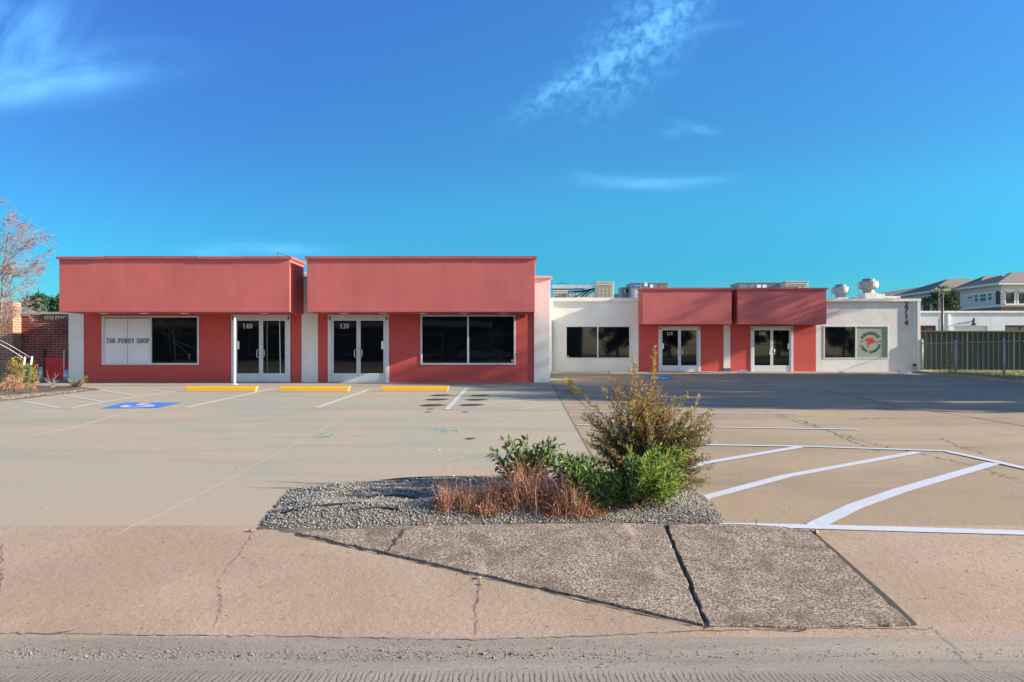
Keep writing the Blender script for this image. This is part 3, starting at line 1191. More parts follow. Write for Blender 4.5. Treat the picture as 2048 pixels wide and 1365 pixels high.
grass_clump(868, 960, 1040, 950, 5.1, .07, 460, 'thin reddish grass clump, the left one on the gravel', [3, 3, .8, 1.2], .8, 0, tall=.5, lobes=((.28, .13, .9), (.75, .10, 1.0)))
grass_clump(950, 1195, 1045, 908, 5.2, .11, 1900, 'broad tangle of rust and pink grasses with white flowers', [4, 3.4, 1, 1.6], .9, 22, tall=.4, lobes=((.16, .075, .55), (.44, .12, 1.0), (.78, .10, .72)))
grass_clump(1080, 1215, 1046, 955, 5.0, .06, 420, 'rusty leafy grass clump next to the green shrub, on the slab edge', [3, 1.5, 2.2, .6], .9, 0)
grass_clump(940, 1010, 1046, 1005, 4.98, .04, 120, 'low grey green and red weeds at the front edge of the gravel', [1, 1, 1, .2], 1.0, 3)
# a few long arching flower stalks leaning left
mb = MB()
sp = Vector((X(985, 5.2), 5.2, bed_h(X(985, 5.2), 5.2)))
for px, py, mx, my in ((862, 975, 905, 880), (905, 950, 930, 885), (940, 960, 960, 920), (882, 1035, 925, 945), (938, 890, 955, 890), (880, 900, 900, 960), (885, 915, 885, 980), (960, 925, 990, 900)):
    a, c = sp + Vector((R.gauss(0, .1), R.gauss(0, .05), 0)), W(px, py, 5.15)
    b = W(mx, my - 30, 5.15)
    mb.tube([bez(a, b, c, i / 10) for i in range(11)], [.0014 - .0008 * i / 10 for i in range(11)], 3, 0, False)
    for _ in range(3):
        leaf(mb, c + rv(.006), rv(), .012, .008, 1)
tag(mb.build('flower_stalks', [M['pinkblade'], M['petal']]), 'long arching bare stalks leaning left from the pink grasses', 'plant')
# dead stick poking out of the joint on the right
p = G(1513, 1051)
mb = MB().tube([p, p + Vector((-.004, 0, .03)), p + Vector((-.014, 0, .05))], [.003, .0025, .001], 4)
mb.tube([p + Vector((-.002, 0, .02)), p + Vector((.01, 0, .035))], [.002, .001], 4)
tag(mb.build('dry_weed', M['twig']), 'tiny dry weed sprouting beside the white line', 'weed')


# ------------------------------------------------------------------ building parts
def wall_face(mb, x0, x1, z0, z1, y, holes, depth=.1, m=0):
    """front face at y with rectangular holes (hx0,hx1,hz0,hz1) and their reveals"""
    xs = sorted({x0, x1, *[h[0] for h in holes], *[h[1] for h in holes]})
    zs = sorted({z0, z1, *[h[2] for h in holes], *[h[3] for h in holes]})
    for a, b in zip(xs, xs[1:]):
        for c, d in zip(zs, zs[1:]):
            mx, mz = (a + b) / 2, (c + d) / 2
            if any(h[0] < mx < h[1] and h[2] < mz < h[3] for h in holes):
                continue
            mb.quad((a, y, c), (b, y, c), (b, y, d), (a, y, d), m)
    for a, b, c, d in holes:
        e = y + depth
        mb.quad((a, y, c), (a, y, d), (a, e, d), (a, e, c), m)
        mb.quad((b, y, c), (b, e, c), (b, e, d), (b, y, d), m)
        mb.quad((a, y, d), (b, y, d), (b, e, d), (a, e, d), m)
        mb.quad((a, y, c), (a, e, c), (b, e, c), (b, y, c), m)


def window(parent, px0, px1, py0, py1, pm, Y, fw=.055):
    """two-light shopfront window; returns frame object and the two pane rectangles"""
    x0, x1, z1, z0 = X(px0, Y), X(px1, Y), Z(py0, Y), Z(py1, Y)
    xm = X(pm, Y)
    mb = MB()
    y0, y1 = Y - .018, Y + .07
    mb.box(x0, x1, y0, y1, z1 - fw, z1).box(x0, x1, y0, y1, z0, z0 + fw)
    mb.box(x0, x0 + fw, y0, y1, z0 + fw, z1 - fw).box(x1 - fw, x1, y0, y1, z0 + fw, z1 - fw)
    mb.box(xm - fw / 2, xm + fw / 2, y0 + .004, y1, z0 + fw, z1 - fw)
    fr = mb.build('window', M['alu'], parent, bevel=.004)
    rects = [(x0 + fw, xm - fw / 2, z0 + fw, z1 - fw), (xm + fw / 2, x1 - fw, z0 + fw, z1 - fw)]
    for a, b, c, d in rects:
        MB().box(a - .006, b + .006, Y + .03, Y + .042, c - .006, d + .006).build('pane', M['glass'], fr)
    return fr, rects, (x0, x1, z0, z1)


def double_door(parent, px0, px1, py0, Y, number, k=1.0, plate=None):
    """aluminium shopfront doors; px0..px1 the outer frame"""
    x0, x1, z1, z0 = X(px0, Y), X(px1, Y), Z(py0, Y), .03
    fw, head = .115, .075
    mb = MB()
    y0, y1 = Y - .03, Y + .09
    mb.box(x0, x0 + fw, y0, y1, z0, z1).box(x1 - fw, x1, y0, y1, z0, z1).box(x0 + fw, x1 - fw, y0, y1, z1 - head, z1)
    mb.box(x0 + fw, x1 - fw, y0 + .02, y1, z0 - .01, z0 + .015)
    mb.build('door_frame', M['alu'], parent, bevel=.004)
    MB().box(x0 + fw, x1 - fw, Y + .08, Y + .085, z0, z1 - head).build('door_gap', M['dark'], parent)
    xm = (x0 + x1) / 2
    for s_, a, b in ((-1, x0 + fw + .004, xm - .004), (1, xm + .004, x1 - fw - .004)):
        st, rail, bot = .062, .11, .27
        zt, zb = z1 - head - .006, z0 + .022
        d = MB()
        ya, yb = Y + .0, Y + .05
        d.box(a, a + st, ya, yb, zb, zt).box(b - st, b, ya, yb, zb, zt)
        d.box(a + st, b - st, ya, yb, zt - rail, zt).box(a + st, b - st, ya, yb, zb, zb + bot)
        leafo = d.build('door', M['alu'], parent, bevel=.003)
        MB().box(a + st - .006, b - st + .006, ya + .02, ya + .03, zb + bot - .006, zt - rail + .006).build('pane', M['glass'], leafo)
        # C-pull
        hx = (b - .03) if s_ < 0 else (a + .03)
        o = -s_ * -1 * .075 if False else s_ * .085
        pts = [(hx, ya - .005, .84), (hx, ya - .05, .84), (hx + o * .6, ya - .05, .84), (hx + o, ya - .05, .87), (hx + o, ya - .05, 1.06), (hx + o * .6, ya - .05, 1.09), (hx, ya - .05, 1.09), (hx, ya - .005, 1.09)]
        MB().tube(pts, .0125, 8).build('handle', M['steel'], leafo, smooth=True)
        # pivots
        px_ = a - fw * .5 if s_ < 0 else b + fw * .5
        MB().box(px_ - .025, px_ + .025, y0 - .008, y0 + .01, z1 - .16, z1 - .05).build('pivot', M['dark'], leafo)
        if s_ < 0:
            t = serif_text(number, .155 * k, 0, Z(652.5, YW) if Y < 30 else Z(667.5, YR), ya + .014, k=.8)
            wtot = max(v[0] for v in t.v) - min(v[0] for v in t.v)
            off = a + (b - a) * .47 - wtot / 2
            t.v = [(v[0] + off, v[1], v[2]) for v in t.v]
            t.build('number', M['numwhite'], leafo)
        if plate == s_:
            xx = a + st if s_ < 0 else b - st
            MB().box(min(xx, xx - s_ * .07), max(xx, xx - s_ * .07), ya - .006, ya + .012, 1.10, 1.36).build('plate', M['white'], leafo, bevel=.02)
    MB().lathe((0, 0, 0), [(.012, 0), (.012, .006)], 10).build('lock', M['dark'], leafo).matrix_basis = Matrix.Translation((xm + .03, Y - .004, 1.26)) @ Matrix.Rotation(rad(90), 4, 'X')


def fascia(parent, x0, x1, y0, y1, z0, z1, seed):
    MB().box(x0, x1, y0, y1, z0, z1 - .03).build('fascia', M['red'], parent, bevel=.012)
    rr = random.Random(seed)
    mb = MB()
    n = max(3, int((x1 - x0) / 1.3))
    x = x0 - .055
    for i in range(n):
        xe = x0 - .055 + (x1 - x0 + .11) * (i + 1) / n
        j = rr.uniform(-.012, .012)
        mb.box(x, xe - .004, y0 - .055 + j * .5, y0 - .0, z1 - .085 + j, z1 + j)
        x = xe
    mb.box(x0 - .055, x0 + .0, y0 + .001, y1, z1 - .08, z1 - .002)
    mb.box(x1 - .0, x1 + .055, y0 + .001, y1, z1 - .08, z1 - .002)
    mb.box(x0 + .002, x1 - .002, y0 + .002, y1, z1 - .029, z1 - .012)
    mb.build('fascia_cap', M['redcap'], parent)


def soffit_light(parent, px, py, zs):
    Y = F * (zs - HC) / (HY - py)
    MB().lathe((X(px, Y), Y, zs - .018), [(.0, 0), (.115, 0), (.13, .01), (.13, .02)], 20).build('soffit_light', M['white'], parent)


# ------------------------------------------------------------------ front block
XL0, XL1 = X(138, YW), X(1100, YW)
fb = empty('shop_building', ((XL0 + XL1) / 2, YW, 0), 'long red and cream front shop block with units 140 and 130', 'building')
wins = [(X(204, YW), X(398, YW), Z(730, YW), Z(632, YW)), (X(841, YW), X(1031, YW), Z(730, YW), Z(630, YW))]
doors = [(X(463, YW), X(582, YW), 0, Z(630, YW)), (X(656, YW), X(778, YW), 0, Z(630, YW))]
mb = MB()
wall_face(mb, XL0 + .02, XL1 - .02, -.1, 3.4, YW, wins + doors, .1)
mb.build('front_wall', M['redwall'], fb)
mb = MB()
YB = 60
mb.quad((XL0 + .02, YW, -.1), (XL0 + .02, YW, 3.4), (XL0 + .02, YB, 3.4), (XL0 + .02, YB, -.1))
mb.quad((XL1 - .02, YW, -.1), (XL1 - .02, YB, -.1), (XL1 - .02, YB, 3.4), (XL1 - .02, YW, 3.4))
mb.quad((XL0, YB, -.1), (XL0, YB, 3.4), (XL1, YB, 3.4), (XL1, YB, -.1))
mb.quad((XL0 + .02, YW + .25, 2.9), (XL0 + .02, YW + .25, 3.4), (XL1 - .02, YW + .25, 3.4), (XL1 - .02, YW + .25, 2.9))
mb.build('side_wall', M['cream'], fb)
MB().quad((XL0 + .02, YW + .1, 3.1), (XL1 - .02, YW + .1, 3.1), (XL1 - .02, YB, 3.1), (XL0 + .02, YB, 3.1)).build('roof', M['roof'], fb)
for a, b in ((XL0, X(168, YW)), (X(603.5, YW), X(636, YW)), (X(1068, YW), XL1)):
    MB().box(a, b, YW - .03, YW + .3, -.08, 3.38).build('pier', M['cream'], fb, bevel=.008)
mb = MB()
mb.box(X(1066, YW), XL1 + .085, YW - .09, YW + .36, 3.381, 3.46).build('pier_cap', M['tancap'], fb)
MB().box(XL0 - .06, X(1066, YW) - .004, YW - .06, YW + .32, 3.401, 3.455).build('parapet_cap', M['creamcap'], fb)
ZS, ZT = 2.222, 3.905
fascia(fb, X(118, YF), X(580, YF), YF, YW - .035, ZS, ZT, 1)
fascia(fb, X(614, YF), X(1070, YF), YF, YW - .035, ZS, ZT, 5)
for px in (208, 288, 369, 528):
    soffit_light(fb, px, 627, ZS)
for px in (688, 767, 846, 926, 1006):
    soffit_light(fb, px, 627, ZS)

w1, rc, _ = window(fb, 204, 398, 632, 730, 301.5, YW)
a, b, c, d = rc[0]
xm = X(254, YW)
for u0, u1 in ((a, xm - .004), (xm + .004, b)):
    MB().box(u0 + .004, u1, YW + .022, YW + .028, c + .004, d - .03).build('paper_cover', M['paper'], w1)
t = serif_text('THE POBOY SHOP', .155, X(212, YW), Z(682, YW), YW + .02, width=(298 - 212) / F * YW)
t.build('lettering', M['navy'], w1)
w2, rc2, _ = window(fb, 841, 1031, 630, 730, 936, YW)


def sticker(win, px, py, Y, r):
    p = W(px, py, Y)
    mb = MB()
    c0 = MB()
    def disc(rad_, yy, m, x=0, z=0):
        mb.prism([(p.x + x + rad_ * math.cos(2 * math.pi * i / 18), yy, p.z + z + rad_ * math.sin(2 * math.pi * i / 18)) for i in range(18)], (0, .002, 0), m)
    disc(r, Y + .026, 0)
    disc(r * .72, Y + .0255, 1)
    disc(r * .60, Y + .025, 0)
    mb.tube([(p.x - r * .3, Y + .023, p.z + r * .25), (p.x + r * .2, Y + .023, p.z + r * .05), (p.x - r * .1, Y + .023, p.z - r * .35)], .012, 4, 1)
    mb.build('round_sticker', [M['stickred'], M['white']], win)


M['stickred'] = mat_plain('red_vinyl', (.55, .03, .06), .45)
sticker(w2, 1025, 722, YW, .055)
double_door(fb, 463, 581, 630, YW, '140', plate=-1)
double_door(fb, 656, 778, 630, YW, '130', plate=1)
# alarm bar leaning inside the right leaf of 140
MB().tube([(X(559, YW), YW + .015, Z(639, YW)), (X(560.5, YW), YW + .013, Z(750, YW))], .012, 6).build('door_bar', M['white'], fb)

# downpipe-like white post on the pavement
p = G(469.5, 771.5)
mb = MB().box(p.x - .026, p.x + .026, p.y - .026, p.y + .026, 0, 2.06)
mb.box(p.x - .07, p.x + .07, p.y - .07, p.y + .07, .03, .045)
tag(mb.build('sign_post', M['white'], bevel=.006), 'slim white metal post standing before the 140 doors', 'post')

# roof bits on the front block
p0, p1 = W(555, 505, 25.5), W(616, 523, 27)
mb = MB().tube([p0, p0.lerp(p1, .5) + Vector((0, 0, -.03)), p1], .012, 5)
mb.tube([Vector((p0.x, p0.y, 3.1)), p0], .012, 5)
tag(mb.build('roof_wire', M['dark']), 'thin black wire slanting over the roof of unit 140', 'wire')
p = W(609, 540, 27)
mb = MB().box(p.x - .16, p.x + .16, 26.9, 27.2, 3.1, 3.8).box(p.x - .2, p.x + .2, 26.85, 27.25, 3.801, 3.86)
tag(mb.build('roof_vent', M['galv']), 'grey box vent seen in the gap between the two big fascias', 'vent')
p = W(696, 511, 25)
tag(MB().tube([(p.x, 25, 3.1), (p.x, 25, 3.94)], .02, 6).tube([(p.x, 25, 3.94), (p.x, 25, 4.02)], .04, 6).build('vent_pipe', M['dark']), 'short dark pipe tip just above the 130 fascia', 'pipe')


# wheel stops -------------------------------------------------------------
def wheel_stop(c, length, along_x, mat, label):
    h, wb, wt = .138, .17, .10
    def sec(t, k=1.0):
        return [(-wb / 2 * k, 0), (wb / 2 * k, 0), (wt / 2 * k + .02 * k, h * .6 * k), (wt / 2 * k, h * k), (-wt / 2 * k, h * k), (-wt / 2 * k - .02 * k, h * .6 * k)]
    ys = [(-length / 2, 1.0, 0), (-length / 2 + .09, 1.0, .0), (length / 2 - .09, 1.0, 0), (length / 2, 1.0, 0)]
    vs, fs = [], []
    for i, (t, k, _) in enumerate(ys):
        sl = .72 if i in (0, 3) else 1.0
        for (u, z) in sec(t):
            tt = t + (math.copysign(-.05, t) * (z / h) if i in (0, 3) else 0)
            x, y = (tt, u) if along_x else (u, tt)
            vs.append((c[0] + x, c[1] + y, c[2] + z))
    for i in range(3):
        for q in range(6):
            fs.append((i * 6 + q, i * 6 + (q + 1) % 6, (i + 1) * 6 + (q + 1) % 6, (i + 1) * 6 + q))
    fs += [tuple(range(5, -1, -1)), tuple(range(18, 24))]
    if not along_x:
        fs = [tuple(reversed(f)) for f in fs]
    o = MB().add(vs, fs).build('wheel_stop', mat, bevel=.008)
    tag(o, label, 'wheel stop', 'yellow concrete wheel stops')


for (a, b), lb in (((375, 512), 'yellow wheel stop in front of the 140 doors and white post'), ((562, 697), 'yellow wheel stop before the cream pier and 130 doors'), ((765, 895), 'yellow wheel stop between the 130 doors and large dark window')):
    Y = 19.75
    wheel_stop(((X(a, Y) + X(b, Y)) / 2, Y, .002), X(b, Y) - X(a, Y), True, M['yellow'], lb)
wheel_stop((1.62, 19.35, .002), 2.0, False, M['yellowold'], 'worn yellow wheel stop seen end on, nearer the camera')
wheel_stop((1.83, 24.6, .002), 2.0, False, M['yellowold'], 'worn yellow wheel stop seen end on, beside the cream corner pier')

# covers in the concrete -----------------------------------------------------
M['cover'] = mat_plain('cast_iron', (.06, .052, .048), .6, .2, .3, 30, .6)
M['coverrim'] = mat_plain('cover_rim', (.16, .14, .125), .7)
for px, py, wpx, lb in ((883, 791.5, 47, 'large dark round cover left of the stripe, farthest row'), (875, 800, 51, 'large dark round cover left of the stripe, middle row'), (867, 811.5, 55, 'large dark round cover left of the stripe, nearest row'),
                        (960.5, 792, 45, 'large dark round cover on the hatching, farthest row'), (954, 800.5, 50, 'large dark round cover on the hatching, middle row'), (944.6, 811, 54, 'large dark round cover on the hatching, nearest row'),
                        (861.6, 819, 16, 'small dark cover just below the left column of big covers'), (857.6, 825, 16, 'second small dark cover, left of the first one below the column'), (932, 825, 14, 'small dark cover below the hatched column of covers'),
                        (942, 878.5, 23, 'lone small dark cover in the bare concrete before the island')):
    p = G(px, py)
    r = wpx / F * p.y / 2
    e = empty('utility_cover', (p.x, p.y, 0), lb, 'cover', 'round covers in the concrete')
    MB().lathe((p.x, p.y, -.01), [(r, 0), (r, .0145), (r * .88, .0155)], 28).build('rim', M['coverrim'], e)
    mb = MB().lathe((p.x, p.y, .0), [(r * .88, 0), (r * .87, .009)], 28)
    if r > .15:
        for i in range(7):
            yy = p.y - r * .6 + r * .2 * i
            hw = math.sqrt(max(.01, (r * .75) ** 2 - (yy - p.y) ** 2))
            mb.box(p.x - hw, p.x + hw, yy - .012, yy + .012, .0095, .0135)
    mb.build('lid', M['cover'], e)

# ------------------------------------------------------------------ rear wing
XR0, XR1 = XL1 + .01, X(1838, YR)
rb = empty('shop_building', ((XR0 + XR1) / 2, YR, 0), 'low cream rear wing with red entrances 120 and 110, number 2714', 'building')
winsr = [(X(1131, YR), X(1261, YR), Z(718, YR), Z(652, YR)), (X(1647, YR), X(1777, YR), Z(718, YR), Z(652, YR))]
doorsr = [(X(1317, YR), X(1401, YR), 0, Z(653, YR)), (X(1501, YR), X(1586, YR), 0, Z(653, YR))]
mb = MB()
wall_face(mb, XR0, X(1277, YR), -.1, 3.34, YR, winsr[:1], .1)
wall_face(mb, X(1632, YR), XR1 - .05, -.1, 3.34, YR, winsr[1:], .1)
mb.quad((X(1277, YR), YR, 2.6), (X(1632, YR), YR, 2.6), (X(1632, YR), YR, 3.34), (X(1277, YR), YR, 3.34))
mb.build('front_wall', M['cream'], rb)
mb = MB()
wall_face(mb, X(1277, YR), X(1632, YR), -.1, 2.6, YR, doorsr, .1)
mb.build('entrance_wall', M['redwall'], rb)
mb = MB()
mb.quad((XR1 - .05, YR, -.1), (XR1 - .05, 52, -.1), (XR1 - .05, 52, 3.34), (XR1 - .05, YR, 3.34))
mb.quad((XR0, 52, -.1), (XR0, 52, 3.34), (XR1, 52, 3.34), (XR1, 52, -.1))
mb.build('side_wall', M['cream'], rb)
MB().quad((XR0, YR + .1, 3.2), (XR1 - .05, YR + .1, 3.2), (XR1 - .05, 52, 3.2), (XR0, 52, 3.2)).build('roof', M['roof'], rb)
MB().box(X(1447, YR), X(1460, YR), YR - .03, YR + .1, .19, 3.3).build('pier', M['cream'], rb)
MB().box(X(1447, YR) - .01, X(1460, YR) + .01, YR - .045, YR + .1, .0, .188).build('pier_foot', mat_plain('dark_blue_paint', (.05, .085, .13), .6), rb)
MB().box(X(1832, YR), XR1, YR - .125, YR + .5, -.05, 3.339).build('pier', M['cream'], rb, bevel=.008)
MB().box(X(1825, YR), X(1832, YR) - .001, YR - .05, YR + .3, -.05, 3.339).build('pier', M['cream'], rb, bevel=.008)
MB().box(XR0, X(1284, YR), YR - .125, YR + .3, 3.341, 3.465).build('parapet_cap', M['creamcap'], rb)
MB().box(X(1640, YR), XR1 + .03, YR - .135, YR + .3, 3.341, 3.47).build('parapet_cap', M['creamcap'], rb)
ZS2, ZT2 = 2.226, 3.90
fascia(rb, X(1285, YG), X(1463, YG), YG, YR - .005, ZS2, ZT2, 3)
fascia(rb, X(1475.5, YG), X(1653, YG), YG, YR - .005, ZS2, ZT2, 8)
MB().box(X(1463, YG) + .06, X(1475.5, YG) - .06, YR - .3, YR - .005, 2.3, 3.8).build('fascia_link', M['red'], rb)
w3, rc3, _ = window(rb, 1131, 1261, 652, 718, 1195.5, YR)
sticker(w3, 1136, 714, YR, .06)
w4, rc4, _ = window(rb, 1647, 1777, 652, 718, 1711.5, YR)
double_door(rb, 1317, 1401, 653, YR, '120', .95, plate=-1)
double_door(rb, 1501, 1586, 653, YR, '110', .95, plate=1)
# white downpipe in the inner corner
mb = MB().box(X(1098.5, YR - .2), X(1103.5, YR - .2), YR - .25, YR - .01, .05, 3.33)
mb.box(X(1097, YR - .2), X(1106, YR - .2), YR - .3, YR - .251, 3.05, 3.33)
mb.build('downpipe', M['creamcap'], rb)
# thin flashing line above the cap
MB().box(XR0, X(1275, YR), YR + .02, YR + .06, 3.48, 3.52).build('flashing', M['white'], rb)

# the film with the emblem
a, b, c, d = rc4[1]
MB().box(a + .003, b - .003, YR + .02, YR + .026, c + .003, d - .003).build('window_film', M['decal'], w4)
s26 = YR / F / 22.743                      # metres per pixel of the enlarged emblem
ex, ez = X(1710 + 735 / 22.743, YR), Z(655 + 660 / 22.743, YR)


def E(u, v):
    return ex + (u - 735) * s26, ez - (v - 660) * s26


def eprism(pts, yy, mb):
    mb.prism([(*(lambda q: (q[0], yy, q[1]))(E(u, v)),) for u, v in pts], (0, .003, 0))


M['emblemred'] = mat_plain('red_emblem', (.50, .012, .02), .45)
mb = MB()
eprism([(480, 505), (640, 492), (720, 490), (760, 460), (830, 455), (842, 490), (805, 500), (850, 540), (880, 590), (905, 610), (870, 690), (830, 725), (740, 740), (700, 700), (640, 655), (560, 648), (455, 630), (500, 605), (560, 600), (490, 545), (555, 540)], YR + .016, mb)   # wings, neck and trunk
eprism([(895, 600), (930, 600), (985, 640), (1040, 690), (1040, 720), (1010, 700), (950, 655), (960, 690), (935, 690), (905, 660), (868, 695)], YR + .0155, mb)   # head and forelegs
eprism([(720, 700), (760, 735), (700, 790), (650, 815), (630, 860), (610, 935), (592, 930), (585, 870), (610, 820), (640, 730)], YR + .015, mb)      # hind leg
eprism([(650, 655), (660, 700), (600, 740), (560, 770), (535, 810), (512, 800), (530, 750), (590, 700)], YR + .0145, mb)                            # far hind leg
mb.build('winged_horse', M['emblemred'], w4)
parts = []
cx0, cz0 = E(735, 690)
def ring(txt, rpx, a0, a1, size, flip):
    n = len(txt)
    for i, ch in enumerate(txt):
        if ch == ' ':
            continue
        ang = a0 + (a1 - a0) * i / (n - 1)
        x = cx0 + rpx * s26 * math.sin(rad(ang))
        z = cz0 + rpx * s26 * math.cos(rad(ang))
        tilt = -rad(ang) if not flip else -rad(ang) + math.pi
        parts.append(text_mesh(ch, size, None, '', None, Vector((x, YR + .014, z)), tilt, bold=.006))
ring('PEGASUS', 425, -58, 53, .20, False)
ring('JERKY COMPANY', 435, 253, 107, .13, True)
letters(parts, M['navy'], 'emblem_lettering', w4)
mb = MB()
for u in (318, 1147):
    x, z = E(u, 637)
    pts = []
    for i in range(10):
        r_ = (46 if i % 2 == 0 else 20) * s26
        aa = rad(90 + 36 * i)
        pts.append((x + r_ * math.cos(aa), YR + .014, z + r_ * math.sin(aa)))
    mb.prism(pts, (0, .003, 0))
mb.build('emblem_star', M['navy'], w4)
for i, ch in enumerate('2714'):
    vs, fs = text_mesh(ch, .36, None, '', None, Vector((X(1812.5, YR), YR - .012, Z((609, 621.5, 634, 646.5)[i], YR))), 0, bold=.012, depth=.01)
    MB().add(vs, fs).build('number', M['maroon'], rb)
# little floodlight box low on the end pier
p = W(1828.5, 730.5, YR - .08)
mb = MB().box(p.x - .06, p.x + .06, YR - .14, YR - .051, p.z - .06, p.z + .06)
mb.tube([(p.x, YR - .12, p.z - .06), (p.x - .03, YR - .16, p.z - .2)], .015, 6)
mb.build('outlet_box', M['dark'], rb)

# splash blocks
def splash(px, py, w, label):
    p = G(px, py)
    mb = MB().prism([(p.x - w / 2, p.y - .1, .03), (p.x + w / 2, p.y - .1, .03), (p.x + w / 2, p.y + .25, .03), (p.x - w / 2, p.y + .25, .03)], (0, 0, .07))
    mb.box(p.x - w / 2, p.x - w / 2 + .07, p.y - .099, p.y + .249, .1001, .16).box(p.x + w / 2 - .07, p.x + w / 2, p.y - .099, p.y + .249, .1001, .16)
    mb.box(p.x - w / 2 + .071, p.x + w / 2 - .071, p.y + .18, p.y + .248, .1002, .155)
    tag(mb.build('splash_block', M['white'], bevel=.006), label, 'splash block', 'white splash blocks along the rear wing')


splash(1487, 748, .36, 'white splash block on the pavement left of the 110 doors')
splash(1809, 748.5, .40, 'white splash block at the foot of the wall below number 2714')


# ------------------------------------------------------------------ roof equipment on the rear wing
ROOF = 3.2


def grille_unit(px0, px1, py0, py1, Y, dep, label, cols, body=M['beige'], zb=None, group=None, name='evaporative_cooler'):
    x0, x1, z1 = X(px0, Y), X(px1, Y), Z(py0, Y)
    z0 = ROOF + .12 if zb is None else zb
    e = empty(name, ((x0 + x1) / 2, Y, ROOF), label, 'cooler', group)
    mb = MB().box(x0, x1, Y, Y + dep, z0, z1 - .05)
    mb.box(x0 - .025, x1 + .025, Y - .025, Y + dep + .025, z1 - .049, z1)
    for xx in (x0 + .1, x1 - .16):
        mb.box(xx, xx + .06, Y + .05, Y + .12, ROOF - .02, z0 - .001)
    mb.build('casing', body, e, bevel=.008)
    wd = (x1 - x0) * .84 / cols
    for i in range(cols):
        a = x0 + (x1 - x0) * .08 + wd * i
        mb = MB().box(a + wd * .1, a + wd * .9, Y - .012, Y - .002, z0 + .1, z1 - .16)
        g = mb.build('grille', M['louvre'], e)
        n = max(4, int((z1 - z0 - .26) / .07))
        sl = MB()
        for q in range(n):
            zz = z0 + .12 + (z1 - z0 - .3) * q / n
            sl.add([(a + wd * .12, Y - .014, zz), (a + wd * .88, Y - .014, zz), (a + wd * .88, Y - .026, zz - .025), (a + wd * .12, Y - .026, zz - .025)], [(0, 1, 2, 3)])
        sl.build('louvres', body, g)
    return e


grille_unit(1192, 1228, 564, 596, 37.2, .9, 'tall beige louvred cooler on the rear roof', 4, group='beige coolers on the rear roof')
grille_unit(1107, 1135, 581, 597, 37.6, .8, 'low beige louvred cooler beside the white downpipe', 4, group='beige coolers on the rear roof', zb=ROOF + .05)
grille_unit(1572, 1617, 563, 590, 39.5, 1.0, 'beige louvred cooler peeking over the 110 fascia', 4, group='beige coolers on the rear roof')
# pale duct
mb = MB()
x0, x1, Yd = X(1104, 38.6), X(1184, 38.6), 38.6
mb.box(x0, x1 - .9, Yd, Yd + .6, Z(577.5, Yd), Z(570, Yd)).box(x1 - .89, x1, Yd + .02, Yd + .58, Z(577, Yd), Z(570.5, Yd))
for xx in (x0 + .3, x0 + 1.1):
    mb.box(xx, xx + .05, Yd + .1, Yd + .15, ROOF, Z(577.6, Yd))
mb.box(x0, x1 - .4, Yd + .02, Yd + .5, Z(578.8, Yd), Z(577.6, Yd), 1)
pc = [W(1112, 569, 38.8), W(1120, 566.5, 38.8), W(1132, 567, 38.8), W(1139, 571, 38.8)]
mb.tube(pc, .015, 5, 1)
tag(mb.build('air_duct', [M['galv'], M['dark']]), 'long pale metal duct running behind the coolers', 'duct')
# black insulated pipes
mb = MB()
for pts, r in (([(1134, 585), (1160, 583.5), (1176, 581), (1190, 578)], .05), ([(1162, 594), (1172, 587), (1180, 581), (1190, 577)], .04), ([(1150, 595), (1166, 586), (1178, 580)], .03), ([(1170, 594), (1182, 585), (1192, 580)], .03)):
    mb.tube([W(a, b, 38.0) for a, b in pts], r, 6)
mb.tube([W(1176, 576, 38.1), W(1186, 566, 38.1), W(1196, 557, 38.1)], .008, 4)
mb.tube([W(1134, 582, 37.9), W(1134, 597, 37.9)], .03, 6, 1)
tag(mb.build('insulated_pipes', [M['rubber'], M['white']], smooth=True), 'bundle of black insulated pipes bending up to the tall cooler', 'pipe')
p = W(1144, 590, 37.7)
mb = MB().lathe((p.x, p.y, ROOF), [(.1, 0), (.1, p.z - ROOF - .15), (.19, p.z - ROOF - .1), (.21, p.z - ROOF), (.16, p.z - ROOF + .1), (.05, p.z - ROOF + .16)], 14)
tag(mb.build('turbine_vent', M['galv'], smooth=True), 'small round silver roof vent near the low cooler', 'vent')


